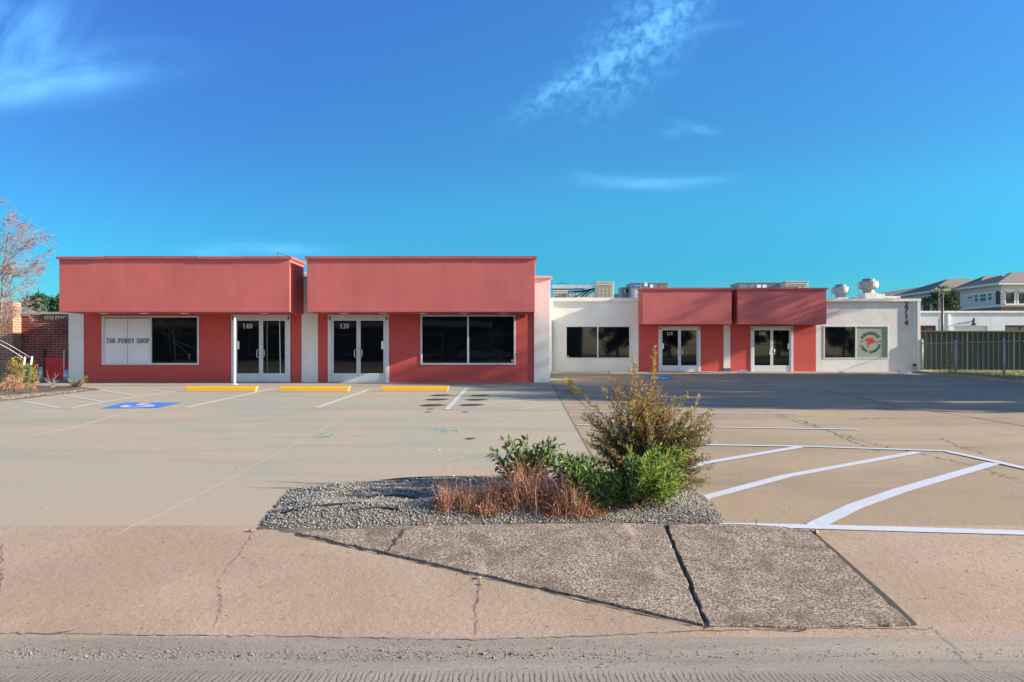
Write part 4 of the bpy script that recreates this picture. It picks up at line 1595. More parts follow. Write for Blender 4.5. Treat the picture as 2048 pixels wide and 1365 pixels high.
def package_unit(px0, px1, py0, Y, dep, label, badge=False, pxs=None):
    x0, x1, z1 = X(px0, Y), X(px1, Y), Z(py0, Y)
    z0 = ROOF + .1
    e = empty('rooftop_unit', ((x0 + x1) / 2, Y, ROOF), label, 'air conditioner', 'grey rooftop air conditioners')
    mb = MB().box(x0, x1, Y, Y + dep, z0, z1 - .04).box(x0 - .02, x1 + .02, Y - .02, Y + dep + .02, z1 - .039, z1)
    mb.box(x0 + .1, x1 - .1, Y + .1, Y + dep - .1, ROOF - .02, z0 - .001)
    n = 4
    for i in range(1, n):
        xx = x0 + (x1 - x0) * i / n
        mb.box(xx - .015, xx + .015, Y - .012, Y - .001, z0 + .02, z1 - .045)
    mb.build('casing', M['acgrey'], e, bevel=.006)
    xs = x1 - (x1 - x0) * .24
    if badge:
        MB().box(xs, x1 - .08, Y - .016, Y - .0125, z0 + .1, z1 - .09).build('coil_grille', M['louvre'], e)
        bx_, bz = X(1273, Y), Z(571.5, Y)
        b = MB().prism([(bx_ + .2 * math.cos(i * math.pi / 12), Y - .02, bz + .085 * math.sin(i * math.pi / 12)) for i in range(24)], (0, .01, 0)).build('badge', M['bluevinyl'], e)
        vs, fs = text_mesh('Carrier', .105, None, '', None, Vector((bx_, Y - .023, bz)), 0, depth=.001)
        MB().add(vs, fs).build('badge_lettering', M['white'], b)
        for qx, qz, qw, qh in ((1293, 569, .12, .1), (1304, 573, .1, .1)):
            MB().box(X(qx, Y) - qw, X(qx, Y) + qw * .4, Y - .02, Y - .0125, Z(qz, Y) - qh, Z(qz, Y) + qh).build('data_label', M['white'], e)
    else:
        for q in (.42, .55):
            MB().box(x0 + (x1 - x0) * q, x0 + (x1 - x0) * q + .22, Y - .02, Y - .0125, z1 - .3, z1 - .12).build('data_label', M['white'], e)
    return e


package_unit(1262, 1336, 566, 40.5, 1.6, 'grey rooftop unit with an oval blue badge above the 120 fascia', True)
package_unit(1243, 1258, 575, 41.5, 1.2, 'narrow grey rooftop unit left of the badged one')
package_unit(1478, 1563, 565.5, 40.5, 1.6, 'grey rooftop unit with two white stickers above the 110 fascia')
e = grille_unit(1272, 1282, 580, 597, 38.0, .6, 'small cream box unit tucked against the 120 fascia', 1, M['creamcap'], name='roof_box')


def exhaust_fan(px, py_top, py_bot, Y, s_, label):
    x, z0 = X(px, Y), Z(py_bot, Y)
    h = Z(py_top, Y) - z0
    e = empty('exhaust_fan', (x, Y, ROOF), label, 'fan', 'white exhaust fans on the rear roof')
    MB().box(x - .34 * s_, x + .34 * s_, Y - .34 * s_, Y + .34 * s_, ROOF - .02, z0 + .02).build('curb', M['creamcap'], e, bevel=.01)
    MB().lathe((x, Y, z0 + .02), [(.30 * s_, 0), (.28 * s_, h * .22), (.36 * s_, h * .26), (.47 * s_, h * .34), (.50 * s_, h * .45), (.50 * s_, h * .74), (.46 * s_, h * .80), (.33 * s_, h * .82)], 28).build('housing', M['fanwhite'], e)
    MB().lathe((x, Y, z0 + .021 + h * .8), [(.32 * s_, 0), (.32 * s_, h * .13), (.29 * s_, h * .18)], 24).build('cap', M['acgrey'], e)
    mb = MB().box(x - .6 * s_, x - .48 * s_, Y - .1, Y + .1, z0 + h * .45, z0 + h * .72)
    mb.tube([(x - .55 * s_, Y, z0 + h * .45), (x - .56 * s_, Y, ROOF)], .02, 6)
    mb.build('switch_box', M['galv'], e)


exhaust_fan(1681, 570, 597, 38.0, .8, 'smaller white mushroom exhaust fan, the one nearer the red fascia')
exhaust_fan(1737, 558.5, 588, 38.0, .93, 'larger white mushroom exhaust fan on the taller curb')
Y = 38.6
mb = MB().box(X(1725, Y), X(1770, Y), Y, Y + .8, ROOF, Z(588, Y)).box(X(1768, Y) + .01, X(1803, Y), Y + .1, Y + .7, Z(595, Y), Z(592.5, Y))
mb.box(X(1795, Y), X(1799, Y), Y + .2, Y + .4, ROOF, Z(595.1, Y))
tag(mb.build('roof_duct', M['creamcap']), 'cream duct and platform right of the larger exhaust fan', 'duct')
# sloped brown roof seen behind the coolers
Y = 49
mb = MB().prism([(X(1108, Y), Y, 3.2), (X(1252, Y), Y, 3.2), (X(1246, Y), Y, Z(588, Y)), (X(1205, Y), Y + 3, Z(583, Y)), (X(1118, Y), Y + 3, Z(582, Y))], (0, 4, 0))
tag(mb.build('shingle_roof', mat_plain('brown_shingle', (.24, .19, .15), .95, 0, .25, 12, .4)), 'low brown shingle roof rising behind the roof coolers', 'roof')

# ------------------------------------------------------------------ fences and background right
XFc = X(1840, 37)
e = empty('metal_fence', (25, 37, 0), 'dark green ribbed metal panel fence behind the lawn', 'fence')
M['fgreen'] = mat_plain('dark_green_metal', (.034, .050, .044), .55, 0, .15, 1.5)
M['fpost'] = mat_plain('green_fence_rib', (.095, .115, .095), .55, 0, .15, 2)
zt = Z(663.5, 37)
mb = MB().box(XFc, 45, 37.06, 37.09, .05, zt)
mb.build('panel', M['fgreen'], e)
mb = MB()
x = XFc + .05
i = 0
while x < 45:
    w_ = .016 if i % 9 else .045
    mb.prism([(x - w_, 37.059, .06), (x + w_, 37.059, .06), (x + w_ * .5, 37.0, .06), (x - w_ * .5, 37.0, .06)], (0, 0, zt - .1))
    x += .255
    i += 1
mb.build('ribs', M['fpost'], e)
MB().box(XFc, 45, 36.97, 37.058, zt - .03, zt + .04).build('top_rail', M['fgreen'], e)
MB().box(XFc - .09, XFc - .01, 36.9, 37.0, .03, zt + .02).build('end_post', mat_plain('rusty_post', (.16, .06, .045), .8), e)


def cl(Y):
    return 19.3 + (17.06 - 19.3) * (35.3 - Y) / (35.3 - 26.0)


e = empty('chain_link_fence', (cl(30), 30, .05), 'silver chain link fence running along the kerb', 'fence')
ztop = 1.36
for Y, top in ((35.3, 1.53), (30.8, 1.42), (26.0, 1.42), (21.2, 1.42), (16.4, 1.42)):
    mb = MB().tube([(cl(Y), Y, .0), (cl(Y), Y, top)], .034 if Y < 35 else .05, 10)
    mb.lathe((cl(Y), Y, top), [(.042, 0), (.03, .03), (.0, .045)], 10)
    mb.build('post', M['postgalv'], e, smooth=True)
MB().tube([(cl(35.3), 35.3, ztop), (cl(12), 12, ztop)], .018, 8).build('top_rail', M['wire'], e, smooth=True)
mb = MB()
Lf = 23.0
H_ = ztop - .1
Yq = 35.3
def CP(s_, h):
    Y = 35.3 - s_ * .972
    return Vector((cl(Y) - .03, Y, .08 + h))
s_ = -H_
while s_ < Lf:
    for dirn in (1, -1):
        a, b = (s_, s_ + H_) if dirn == 1 else (s_ + H_, s_)
        h0, h1 = 0, H_
        p, q = CP(max(a, 0), 0), CP(max(b, 0), H_)
        if a < 0 or b < 0:
            f = (0 - a) / (b - a)
            if dirn == 1:
                p = CP(0, H_ * f)
            else:
                q = CP(0, H_ * f)
        mb.tube([p, q], .0012, 3, 0, False)
    s_ += .075
mb.build('wire_mesh', M['wire'], e)
# dry vine on the fence
mb = MB()
for _ in range(40):
    a = Vector((cl(31.3) + R.gauss(0, .06), 31.3 + R.gauss(0, .1), R.uniform(.05, .9)))
    b = a + Vector((R.gauss(0, .12), R.gauss(0, .1), R.uniform(.1, .35)))
    mb.tube([a, a.lerp(b, .5) + rv(.03), b], .006, 3, 0, False)
    for _ in range(5):
        leaf(mb, a.lerp(b, R.random()) + rv(.03), rv(), .06, .03, 1)
tag(mb.build('dry_vine', [M['twig'], M['strawblade']]), 'withered brown vine clinging to the chain link fence', 'vine')

# white low building behind the fence
Yb = 50
e = empty('white_building', (35, Yb, 0), 'low white building behind the dark green fence', 'building')
M['whitebrick'] = mat_stucco('white_painted_block', (.60, .61, .66), .15, .3)
zt = Z(626, Yb)
holes = [(X(1830, Yb), X(1872.5, Yb), .4, Z(651.5, Yb)), (X(1907, Yb), X(1975, Yb), .0, Z(652, Yb)), (X(2010, Yb), X(2075, Yb), .4, Z(651, Yb))]
mb = MB()
wall_face(mb, X(1800, Yb), 60, -.1, zt, Yb, holes, .18)
mb.quad((X(1800, Yb), Yb, -.1), (X(1800, Yb), Yb, zt), (X(1800, Yb), Yb + 14, zt), (X(1800, Yb), Yb + 14, -.1))
mb.build('wall', M['whitebrick'], e)
MB().box(X(1800, Yb) - .1, 60, Yb - .1, Yb + 14, zt + .001, zt + .12).build('roof_edge', M['creamcap'], e)
MB().box(X(1895, Yb), X(1897, Yb) + .08, Yb - .09, Yb - .001, 0, zt - .1).build('downpipe', M['white'], e)
for i, (a, b, c, d) in enumerate(holes):
    if i == 1:
        mb = MB()
        for q in range(6):
            mb.box(a, b, Yb + .12 + .004 * (q % 2), Yb + .16, c + (d - c) * q / 6 + .008, c + (d - c) * (q + 1) / 6)
        mb.build('garage_door', M['paper'], e)
    else:
        f = MB().box(a, b, Yb + .1, Yb + .15, d - .12, d).box(a, b, Yb + .1, Yb + .15, c, c + .1).box(a, a + .08, Yb + .1, Yb + .15, c + .1, d - .12).box(b - .08, b, Yb + .1, Yb + .15, c + .1, d - .12)
        f.box((a + b) / 2 - .04, (a + b) / 2 + .04, Yb + .1, Yb + .15, c + .1, d - .12)
        f = f.build('window', M['dark'], e)
        MB().box(a, b, Yb + .152, Yb + .16, c, d).build('pane', mat_plain('red_brown_blind', (.17, .05, .035), .4) if i == 0 else M['farglass'], f)
p = W(1942, 643, Yb)
mb = MB().tube([(p.x + .08, Yb - .001, p.z - .05), (p.x + .1, Yb - .15, p.z + .2), (p.x + .05, Yb - .3, p.z + .22), (p.x, Yb - .35, p.z + .08)], .035, 8)
mb.lathe((p.x - .02, Yb - .35, p.z - .28), [(.2, 0), (.18, .08), (.07, .17), (.04, .34)], 14)
mb.build('wall_lamp', M['dark'], e, smooth=True)

# lamp pole
Y = 45
p = W(1885, 700, Y)
e = empty('street_lamp', (p.x, Y, 0), 'dark lamp pole standing behind the green fence', 'lamp')
zt = Z(588, Y)
MB().tube([(p.x, Y, 0), (p.x, Y, zt)], [.085, .06], 10).build('pole', M['dark'], e, smooth=True)
mb = MB()
for s_ in (-1, 1):
    mb.box(p.x + s_ * .12 - .1, p.x + s_ * .3 + .1, Y - .12, Y + .12, zt + .18, zt + .3)
    mb.tube([(p.x, Y, zt), (p.x + s_ * .2, Y, zt + .18)], .03, 6)
mb.build('lamp_head', mat_plain('lamp_grey', (.3, .31, .3), .5), e)


# ---- apartment building far right
M['aptwhite'] = mat_plain('apartment_siding', (.52, .50, .46), .8, 0, .05, 1)
M['apttrim'] = mat_plain('apartment_trim', (.68, .66, .62), .7)
M['shingle'] = mat_plain('grey_brown_shingle', (.17, .145, .125), .95, 0, .18, 3)
M['aptdark'] = mat_plain('dark_recess', (.075, .08, .09), .8)  # dark panels laid over the walls between two blocks
ap = empty('apartment_building', (60, 85, 0), 'cream apartment building with brown hipped roofs beyond the white building', 'building')
ZE = 8.12


def block(x0, x1, y0, y1, zbrick, ze, ridge_h, over=.7):
    MB().box(x0, x1, y0, y1, zbrick, ze - .25).build('wall', M['aptwhite'], ap)
    MB().box(x0 - .02, x1 + .02, y0 - .02, y1 + .02, -.1, zbrick - .001).build('brick_base', M['brickfar'], ap)
    MB().box(x0 - .06, x1 + .06, y0 - .06, y1 + .06, zbrick - .12, zbrick + .08).build('belt_course', M['apttrim'], ap)
    MB().box(x0 - .05, x1 + .05, y0 - .05, y1 + .05, ze - 1.0, ze - .85).build('frieze', M['apttrim'], ap)
    MB().box(x0 - over, x1 + over, y0 - over, y1 + over, ze - .24, ze).build('eave', M['apttrim'], ap)
    a, b, c, d = x0 - over - .05, x1 + over, y0 - over - .05, y1 + over
    k_ = min((b - a) / 2, (d - c) / 2)
    if d - c > b - a:
        r0, r1 = ((a + b) / 2, c + k_), ((a + b) / 2, d - k_)
    else:
        r0, r1 = (a + k_, (c + d) / 2), (b - k_, (c + d) / 2)
    zz = ze + .002
    vs = [(a, c, zz), (b, c, zz), (b, d, zz), (a, d, zz), (*r0, zz + ridge_h), (*r1, zz + ridge_h)]
    fs = [(0, 1, 4), (1, 2, 5, 4), (2, 3, 5), (3, 0, 4, 5)] if d - c > b - a else [(0, 1, 5, 4), (1, 2, 5), (2, 3, 4, 5), (3, 0, 4)]
    MB().add(vs, fs).build('roof', M['shingle'], ap)


zb_ = 5.7
block(52.2, 76, 80, 87.4, zb_, ZE, 1.5)
block(51.3, 76, 91.0, 99, zb_, ZE, 1.8)
block(54.0, 76, 87.0, 91.5, zb_, ZE + .02, 1.6)
block(52.0, 76, 104, 150, zb_, ZE + .02, 2.6)
MB().box(53.9, 53.99, 87.42, 90.98, 2, ZE - .3).build('recess_wall', M['aptdark'], ap)
MB().box(51.2, 51.29 + 3, 90.9, 90.985, 2, ZE - .3).build('recess_wall', M['aptdark'], ap)


def apt_window(kind, u0, u1, v0, v1, z0=None):
    """kind 'x' = on the west face x = 52.2 (u = Y range), 'f' = on the front face Y = 80 (u = X range)"""
    z0, z1 = v0, v1
    mb = MB()
    t_ = .06
    if kind == 'f':
        y = 79.99
        for a, b, c, d in ((u0, u1, z1 - t_, z1), (u0, u1, z0, z0 + t_), (u0, u0 + t_, z0 + t_, z1 - t_), (u1 - t_, u1, z0 + t_, z1 - t_)):
            mb.box(a, b, y - .06, y, c, d)
        f = mb.build('window', M['apttrim'], ap)
        MB().box(u0 + t_, u1 - t_, y - .02, y - .001, z0 + t_, z1 - t_).build('pane', M['farglass'], f)
    else:
        x = kind
        for a, b, c, d in ((u0, u1, z1 - t_, z1), (u0, u1, z0, z0 + t_), (u0, u0 + t_, z0 + t_, z1 - t_), (u1 - t_, u1, z0 + t_, z1 - t_), (u0 + t_, u1 - t_, (z0 + z1) / 2 - .04, (z0 + z1) / 2 + .04)):
            mb.box(x - .06, x - .001, a, b, c, d)
        f = mb.build('window', M['apttrim'], ap)
        MB().box(x - .03, x - .002, u0 + t_, u1 - t_, z0 + t_, z1 - t_).build('pane', M['farglass'], f)


def ysolve(px, x):
    return x * F / (px - CX)


for a, b, c, d in ((1936, 1946, 588, 598.5), (1949.5, 1957.5, 587, 605), (1960, 1974, 585, 604), (1976.5, 1985, 583.5, 602)):
    Ya, Yb2 = ysolve(b, 52.2), ysolve(a, 52.2)
    ym = (Ya + Yb2) / 2
    apt_window(52.2, Ya, Yb2, Z(d, ym), Z(c, ym))
    apt_window(52.2, Ya, Yb2, Z(d, ym) - 3.0, Z(c, ym) - 3.0)


def balcony(x0, x1, z0, z1, y):
    """dark recessed opening framed in trim"""
    f = MB().box(x0 - .12, x0, y - .05, y + .01, z0, z1 + .12).box(x1, x1 + .12, y - .05, y + .01, z0, z1 + .12).box(x0, x1, y - .05, y + .01, z1, z1 + .12).box(x0 - .2, x1 + .2, y - .3, y + .01, z0 - .14, z0 - .002)
    f = f.build('balcony', M['apttrim'], ap)
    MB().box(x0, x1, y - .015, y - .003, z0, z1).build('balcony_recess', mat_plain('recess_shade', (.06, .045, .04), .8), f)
    MB().box(x0 + (x1 - x0) * .1, x0 + (x1 - x0) * .65, y - .022, y - .016, z0 + (z1 - z0) * .35, z1 - .15).build('balcony_glass', M['farglass'], f)
    mb = MB()
    for i in range(9):
        xx = x0 + (x1 - x0) * i / 8
        mb.box(xx - .015, xx + .015, y - .045, y - .03, z0, z0 + .95)
    mb.box(x0, x1, y - .05, y - .025, z0 + .951, z0 + 1.0)
    mb.build('railing', M['dark'], f)


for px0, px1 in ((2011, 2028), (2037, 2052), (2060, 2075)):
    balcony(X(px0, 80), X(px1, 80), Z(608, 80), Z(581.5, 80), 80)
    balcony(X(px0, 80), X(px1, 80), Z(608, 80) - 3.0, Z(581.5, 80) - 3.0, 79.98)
for px0, px1 in ((1827, 1841), (1847, 1860)):
    Ya, Yb2 = ysolve(px1, 51.3), ysolve(px0, 51.3)
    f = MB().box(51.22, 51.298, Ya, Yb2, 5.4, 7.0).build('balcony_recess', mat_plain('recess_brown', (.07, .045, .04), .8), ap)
Ya, Yb2 = ysolve(2000, 52.2), ysolve(1993, 52.2)
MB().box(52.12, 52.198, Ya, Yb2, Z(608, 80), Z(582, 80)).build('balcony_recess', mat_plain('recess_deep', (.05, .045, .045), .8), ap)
mb = MB()
for px in (2006, 2012, 2021):
    q = W(px, 549.5, 83)
    mb.box(q.x - .08, q.x + .08, 82.9, 83.1, q.z - .5, q.z - .05)
mb.build('roof_vent', M['white'], ap)


# ------------------------------------------------------------------ trees
def leafy_tree(name, base, height, crown_r, crown_z, crown_rz, n, leaf_size, mats, label, cat='tree', group=None, trunk_r=.14, seed=1, clumps=26, limbs=7, weights=(3, 2)):
    rr = random.Random(seed)
    base = Vector(base)
    e = empty(name, base, label, cat, group)
    tr = MB()
    pts = [base + Vector((rr.gauss(0, .05) * i, rr.gauss(0, .05) * i, (crown_z) * i / 5)) for i in range(6)]
    tr.tube(pts, [trunk_r * (1.15 - .14 * i) for i in range(6)], 9)
    lf = MB()
    cc = base + Vector((0, 0, crown_z))
    cl_ = []
    for i in range(clumps):
        while True:
            v = Vector((rr.uniform(-1, 1), rr.uniform(-1, 1), rr.uniform(-1, 1)))
            if .25 < v.length < 1:
                break
        c = cc + Vector((v.x * crown_r, v.y * crown_r, v.z * crown_rz))
        cl_.append((c, crown_r * rr.uniform(.18, .38)))
    for i in range(min(limbs, clumps)):
        c, _ = cl_[i]
        s0 = pts[3].lerp(pts[5], rr.random())
        m = s0.lerp(c, .5) + Vector((0, 0, .15 * crown_r))
        tr.tube([bez(s0, m, c, q / 6) for q in range(7)], [trunk_r * .5 * (1 - .85 * q / 6) for q in range(7)], 6)
    tr.build('trunk', M['bark'], e, smooth=True)
    st = R.getstate()
    R.seed(seed)
    for _ in range(n):
        c, r_ = cl_[R.randrange(len(cl_))]
        d = rv().normalized() * r_ * (R.random() ** .45)
        d.z *= .8
        leaf(lf, c + d, rv() + Vector((0, 0, -.2)), leaf_size * R.uniform(.6, 1.3), leaf_size * R.uniform(.35, .6), R.choices(range(len(mats)), weights[:len(mats)])[0])
    R.setstate(st)
    lf.build('crown', mats, e)
    return e


p = W(1880, 700, 60)
leafy_tree('tree', (p.x, 60, 0), 6, 1.25, Z(600, 60) - .3, 1.5, 5200, .2, [M['treeleafdark'], M['treeleaf']], 'dark green tree beside the lamp pole, before the apartments', seed=5, clumps=34)
p = W(1886, 700, 58)
leafy_tree('tree', (p.x, 58, 0), 6, .42, Z(582, 58), .45, 500, .14, [M['treelime'], M['treeleaf']], 'slender pale green treetop just above the lamp pole', seed=6, clumps=10, trunk_r=.05)
p = W(95, 700, 48)
leafy_tree('tree', (p.x, 48, 0), 4, 1.35, Z(616, 48), .95, 5200, .17, [M['treeleafdark'], M['treeleaf']], 'dark evergreen crown rising behind the brick building', seed=9, clumps=36)


# bare young tree at the left edge --------------------------------------------
def bare_tree(base, label):
    e = empty('bare_tree', base, label, 'tree')
    mb, buds = MB(), MB()
    rr = random.Random(21)

    def grow(p, d, L, r, lev):
        n = 4
        pts, rs = [p], [r]
        q = p.copy()
        dd = d.copy()
        for i in range(n):
            dd = (dd + Vector((rr.gauss(0, .10), rr.gauss(0, .10), rr.gauss(.02, .06)))).normalized()
            q = q + dd * L / n
            pts.append(q.copy())
            rs.append(r * (1 - .5 * (i + 1) / n))
        rs = [max(.0035, q) for q in rs]
        mb.tube(pts, rs, 7 if lev < 2 else 4, 0 if lev < 2 else 1, False)
        if lev >= 4:
            for _ in range(2):
                k = rr.randrange(2, 5)
                st = R.getstate()
                leaf(buds, pts[k], Vector((rr.gauss(0, 1), rr.gauss(0, 1), .5)), .03, .014, 0)
                R.setstate(st)
            return
        kids = {0: 15, 1: 7, 2: 5, 3: 4}[lev]
        for i in range(kids):
            t = rr.uniform(.3, 1.0) if lev else .32 + .66 * i / kids
            k = min(n - 1, int(t * n))
            s0 = pts[k].lerp(pts[k + 1], t * n - k)
            side = Vector((rr.gauss(0, 1), rr.gauss(0, 1), rr.gauss(0, .3)))
            side = (side - dd * side.dot(dd)).normalized()
            nd = (dd * .75 + side * (.75 if lev == 0 else .7)).normalized()
            grow(s0, nd, L * ({0: .225, 1: .55, 2: .62, 3: .6}[lev]) * rr.uniform(.75, 1.15), rs[k] * .55, lev + 1)

    grow(Vector(base), Vector((.0, 0, 1)), 4.2, .034, 0)
    mb.build('trunk', [M['bark'], M['twigpink']], e, smooth=True)
    buds.build('buds', M['twig'], e)
    return e


tb = G(-20, 786)
bare_tree((tb.x, tb.y, 0), 'leafless young tree with thin twigs in the planter by the brick building')


# stakes and straps
def t_post(pb, pt, Y, label):
    b, t = W(*pb, Y), W(*pt, Y)
    b.z = -.02
    e = empty('stake', b, label, 'stake', 'green tree stakes')
    m = b.lerp(t, .78)
    MB().tube([b, m], .02, 5).build('shaft', mat_plain('stake_green', (.03, .12, .07), .6), e)
    MB().tube([m, t], .022, 6).build('tip', M['white'], e)
    a = Vector((tb.x + .03, tb.y, Z(672 if pt[0] > 55 else 680, tb.y)))
    MB().tube([t - Vector((0, 0, .06)), a.lerp(t, .5), a], .006, 5).build('strap', M['paper'], e)


t_post((40, 768), (50, 714), 19.3, 'green stake with white tip strapped to the bare tree, shorter one nearer the trunk')
t_post((54, 776), (64, 713), 18.9, 'green stake with white tip strapped to the bare tree, one farther from the trunk')

# left planter bed
BED2 = [G(px, py) for px, py in ((-90, 812), (0, 804), (67, 796), (199, 780), (150, 777), (60, 776), (-60, 776))]
bed_mesh('planter_bed', BED2, M['soil'], .12, top=.05, rim=.03)
mb = MB()
n = 0
while n < 2500:
    x, y = R.uniform(BED2[0].x, BED2[3].x), R.uniform(16, 22)
    if edge_dist(x, y, BED2) < .03:
        continue
    n += 1
    stone(mb, x, y, bed_h(x, y, BED2, .05, .03), R.uniform(.012, .03), R.choice([2, 3, 3, 1]))
tag(mb.build('mulch', [M['stone_a'], M['stone_b'], M['stone_c'], M['stone_d']]), 'brown mulch and leaf litter in the left planter', 'mulch', kind='stuff')


def plant_here(px, py, Y, tips_px, label, mats, twl, ll, lw, stem, step=.05, dy=.3, nodes=.03, spread=.08, stemmat='twig', cat='shrub'):
    b = W(px, py, Y)
    b.z = .02
    tips = [W(a, c, Y + R.uniform(-dy, dy)) for a, c in tips_px]
    st, lf = shrub(tips, b, spread, twl, ll, lw, nodes, lambda p, t: R.randrange(len(mats)), stem, .2, step, .4, .7)
    e = empty('shrub', b, label, cat)
    st.build('stems', M[stemmat], e)
    lf.build('foliage', mats, e)


tp = [(R.uniform(-5, 78), 0) for _ in range(46)]
tp = [(a, 705 + 34 * abs((a - 38) / 40) ** 2 + R.uniform(0, 45)) for a, _ in tp]
plant_here(38, 775, 20.6, tp, 'loose yellow green bush against the pale brick pier', [M['limegreen'], M['olive'], M['golden']], .22, .07, .025, .008, .05, .35, .03, .25)
tp = [(R.uniform(2, 52), R.uniform(748, 778)) for _ in range(60)]
plant_here(28, 792, 18.4, tp, 'dry pinkish weed clump at the front of the left planter', [M['pinkblade'], M['strawblade'], M['redblade']], .12, .05, .012, .004, .05, .3, .03, .25)
tp = [(150 + R.uniform(-24, 26), R.uniform(752, 768)) for _ in range(18)]
plant_here(151, 779, 20.4, tp, 'small yellow leaved shrub at the tip of the left planter', [M['golden'], M['limegreen'], M['paleolive']], .10, .05, .025, .010, .045, .2, .03, .05)
tp = [(105 + R.uniform(-24, 16), R.uniform(742, 766)) for _ in range(12)]
plant_here(104, 780, 20.2, tp, 'sparse pinkish twiggy plant in the left planter', [M['pinkblade'], M['strawblade']], .10, .03, .014, .010, .12, .2, .06, .04, 'twigpink')

# ------------------------------------------------------------------ brick building, left
YK = 29.0
e = empty('brick_building', (-20, YK, 0), 'old dark red brick building at the left with raised lettering', 'building')
zt = Z(629, YK)
MB().box(-40, X(175, YK), YK, YK + 10, -.1, zt).build('wall', M['brick'], e)
MB().box(-40, X(175, YK) + .05, YK - .06, YK + 10, zt + .001, zt + .09).build('coping', mat_plain('grey_coping', (.3, .33, .36), .6), e)
MB().box(X(-60, YK - .4), X(29, YK - .4), YK - .5, YK - .002, -.05, Z(605, YK - .4)).build('pier', M['brickpale'], e)
MB().box(X(91, YK), X(150, YK), YK - .04, YK - .001, 0, Z(715, YK)).build('painted_panel', M['redpaint'], e)
MB().box(X(89, YK), X(91, YK), YK - .07, YK - .001, 0, Z(698, YK)).build('conduit', M['dark'], e)
MB().box(X(130, YK), X(132, YK), YK - .1, YK - .041, 0, Z(702, YK)).build('conduit', M['galv'], e)
parts = []
for i, ch in enumerate('SHEPHER'):
    parts.append(text_mesh(ch, .205, None, '', None, Vector((X(92 + i * 7.4, YK), YK - .03, Z(636.5, YK))), 0, depth=.02))
letters(parts, M['lettersteel'], 'lettering', e)
p0, p1 = W(58, 622, 30.5), W(130, 633, 30.5)
tag(MB().tube([p0, p0.lerp(p1, .5) + Vector((0, 0, -.05)), p1], .03, 5).build('cable', M['galv']), 'pale cable slanting over the brick building roof', 'cable')
for px, top, w_, lb in ((75, 748, .10, 'short grey bollard, the stubby one before the brick wall'), (82, 737, .06, 'thin grey bollard before the brick wall'), (134, 743, .11, 'grey bollard beside the red painted panel')):
    Y = 25.5
    x = X(px, Y)
    mb = MB().tube([(x, Y, -.02), (x, Y, Z(top, Y))], w_, 12)
    mb.lathe((x, Y, Z(top, Y)), [(w_, 0), (w_ * .7, .03), (0, .05)], 12)
    tag(mb.build('bollard', M['galv'], smooth=True), lb, 'bollard', 'grey steel bollards')

# ------------------------------------------------------------------ what stands off to the right and across the street
shade_specs = [
    ((27, 13.8), 0, 3.3, 6.4), ((30, 17.2), 0, 3.4, 7.2), ((26.5, 20.6), 0, 3.2, 6.4), ((31, 24), 0, 3.4, 7.2), ((27, 27.3), 0, 3.0, 6.0), ((25.0, 30.2), 0, 1.9, 4.0),
    ((34.5, 19.4), 0, 3.3, 9.3), ((35, 26.5), 0, 3.5, 9.5)]
proto = leafy_tree('shade_tree', (0, 0, 0), 9, 3.2, 6.2, 2.8, 9500, .34, [M['treeleaf'], M['treeleafdark']], None, trunk_r=.2, seed=31, clumps=40, limbs=14)
names = ['off to the right beside the hatched bay', 'on the lawn, set back behind the nearest one', 'on the lawn near the middle of the rear lot', 'on the lawn, behind the middle of the chain link fence', 'on the lawn facing the 110 doors', 'low and round by the far end of the chain link fence', 'very tall, far back opposite the front block', 'very tall, far back opposite the rear wing']
for i, ((x, y), h, r_, cz) in enumerate(shade_specs):
    o = proto if i == 0 else copy_tree(proto)
    o.location = (x, y, 0)
    o.rotation_euler.z = i * 1.3
    o.scale = (r_ / 3.2, r_ / 3.2, cz / 6.2)
    tag(o, 'leafy shade tree ' + names[i], 'tree', 'shade trees along the right side')
leafy_tree('shade_tree', (29.5, 32.0, 0), 10, 2.1, 9.4, 1.5, 1500, .22, [M['treeleaf'], M['treeleafdark']], 'slender sparse shade tree at the corner by the green fence', group='shade trees along the right side', trunk_r=.12, seed=41, clumps=16, limbs=10)
proto2 = leafy_tree('street_tree', (0, 0, 0), 9, 3.4, 4.6, 4.0, 7000, .42, [M['treeshadow']], None, trunk_r=.2, seed=77, clumps=44, limbs=8)
for i, (x, y, s_) in enumerate(((13, -21, .8), (20, -24, 1.0), (27, -21, .85), (34, -25, 1.1), (41, -22, .9), (49, -26, 1.1))):
    o = proto2 if i == 0 else copy_tree(proto2)
    o.location = (x, y, -.05)
    o.rotation_euler.z = 2 + i
    o.scale = (s_, s_, s_)
    tag(o, 'leafy tree across the street, %s' % ('nearest the warehouse', 'second along from the warehouse', 'third along from the warehouse', 'fourth along from the warehouse', 'fifth along from the warehouse', 'farthest from the warehouse')[i], 'tree', 'trees across the street')

e = empty('warehouse', (-20, -26, 0), 'long brown warehouse across the street with a pale canopy', 'building')
MB().box(-58, 9, -40, -26, -.1, 5.6).build('wall', mat_stucco('brown_block', (.10, .085, .075), .2), e)
MB().box(-40, -2, -26.0, -24.6, 3.2, 3.75).build('canopy', M['cream'], e)
MB().box(-58.1, 9.1, -40.1, -25.9, 5.601, 5.75).build('coping', M['creamcap'], e)
for i in range(7):
    x = -50 + i * 8
    f = MB().box(x, x + 3.2, -25.99, -25.9, .5, 2.6).build('window', M['alu'], e)
    MB().box(x + .1, x + 3.1, -25.899, -25.89, .6, 2.5).build('pane', M['farglass'], f)
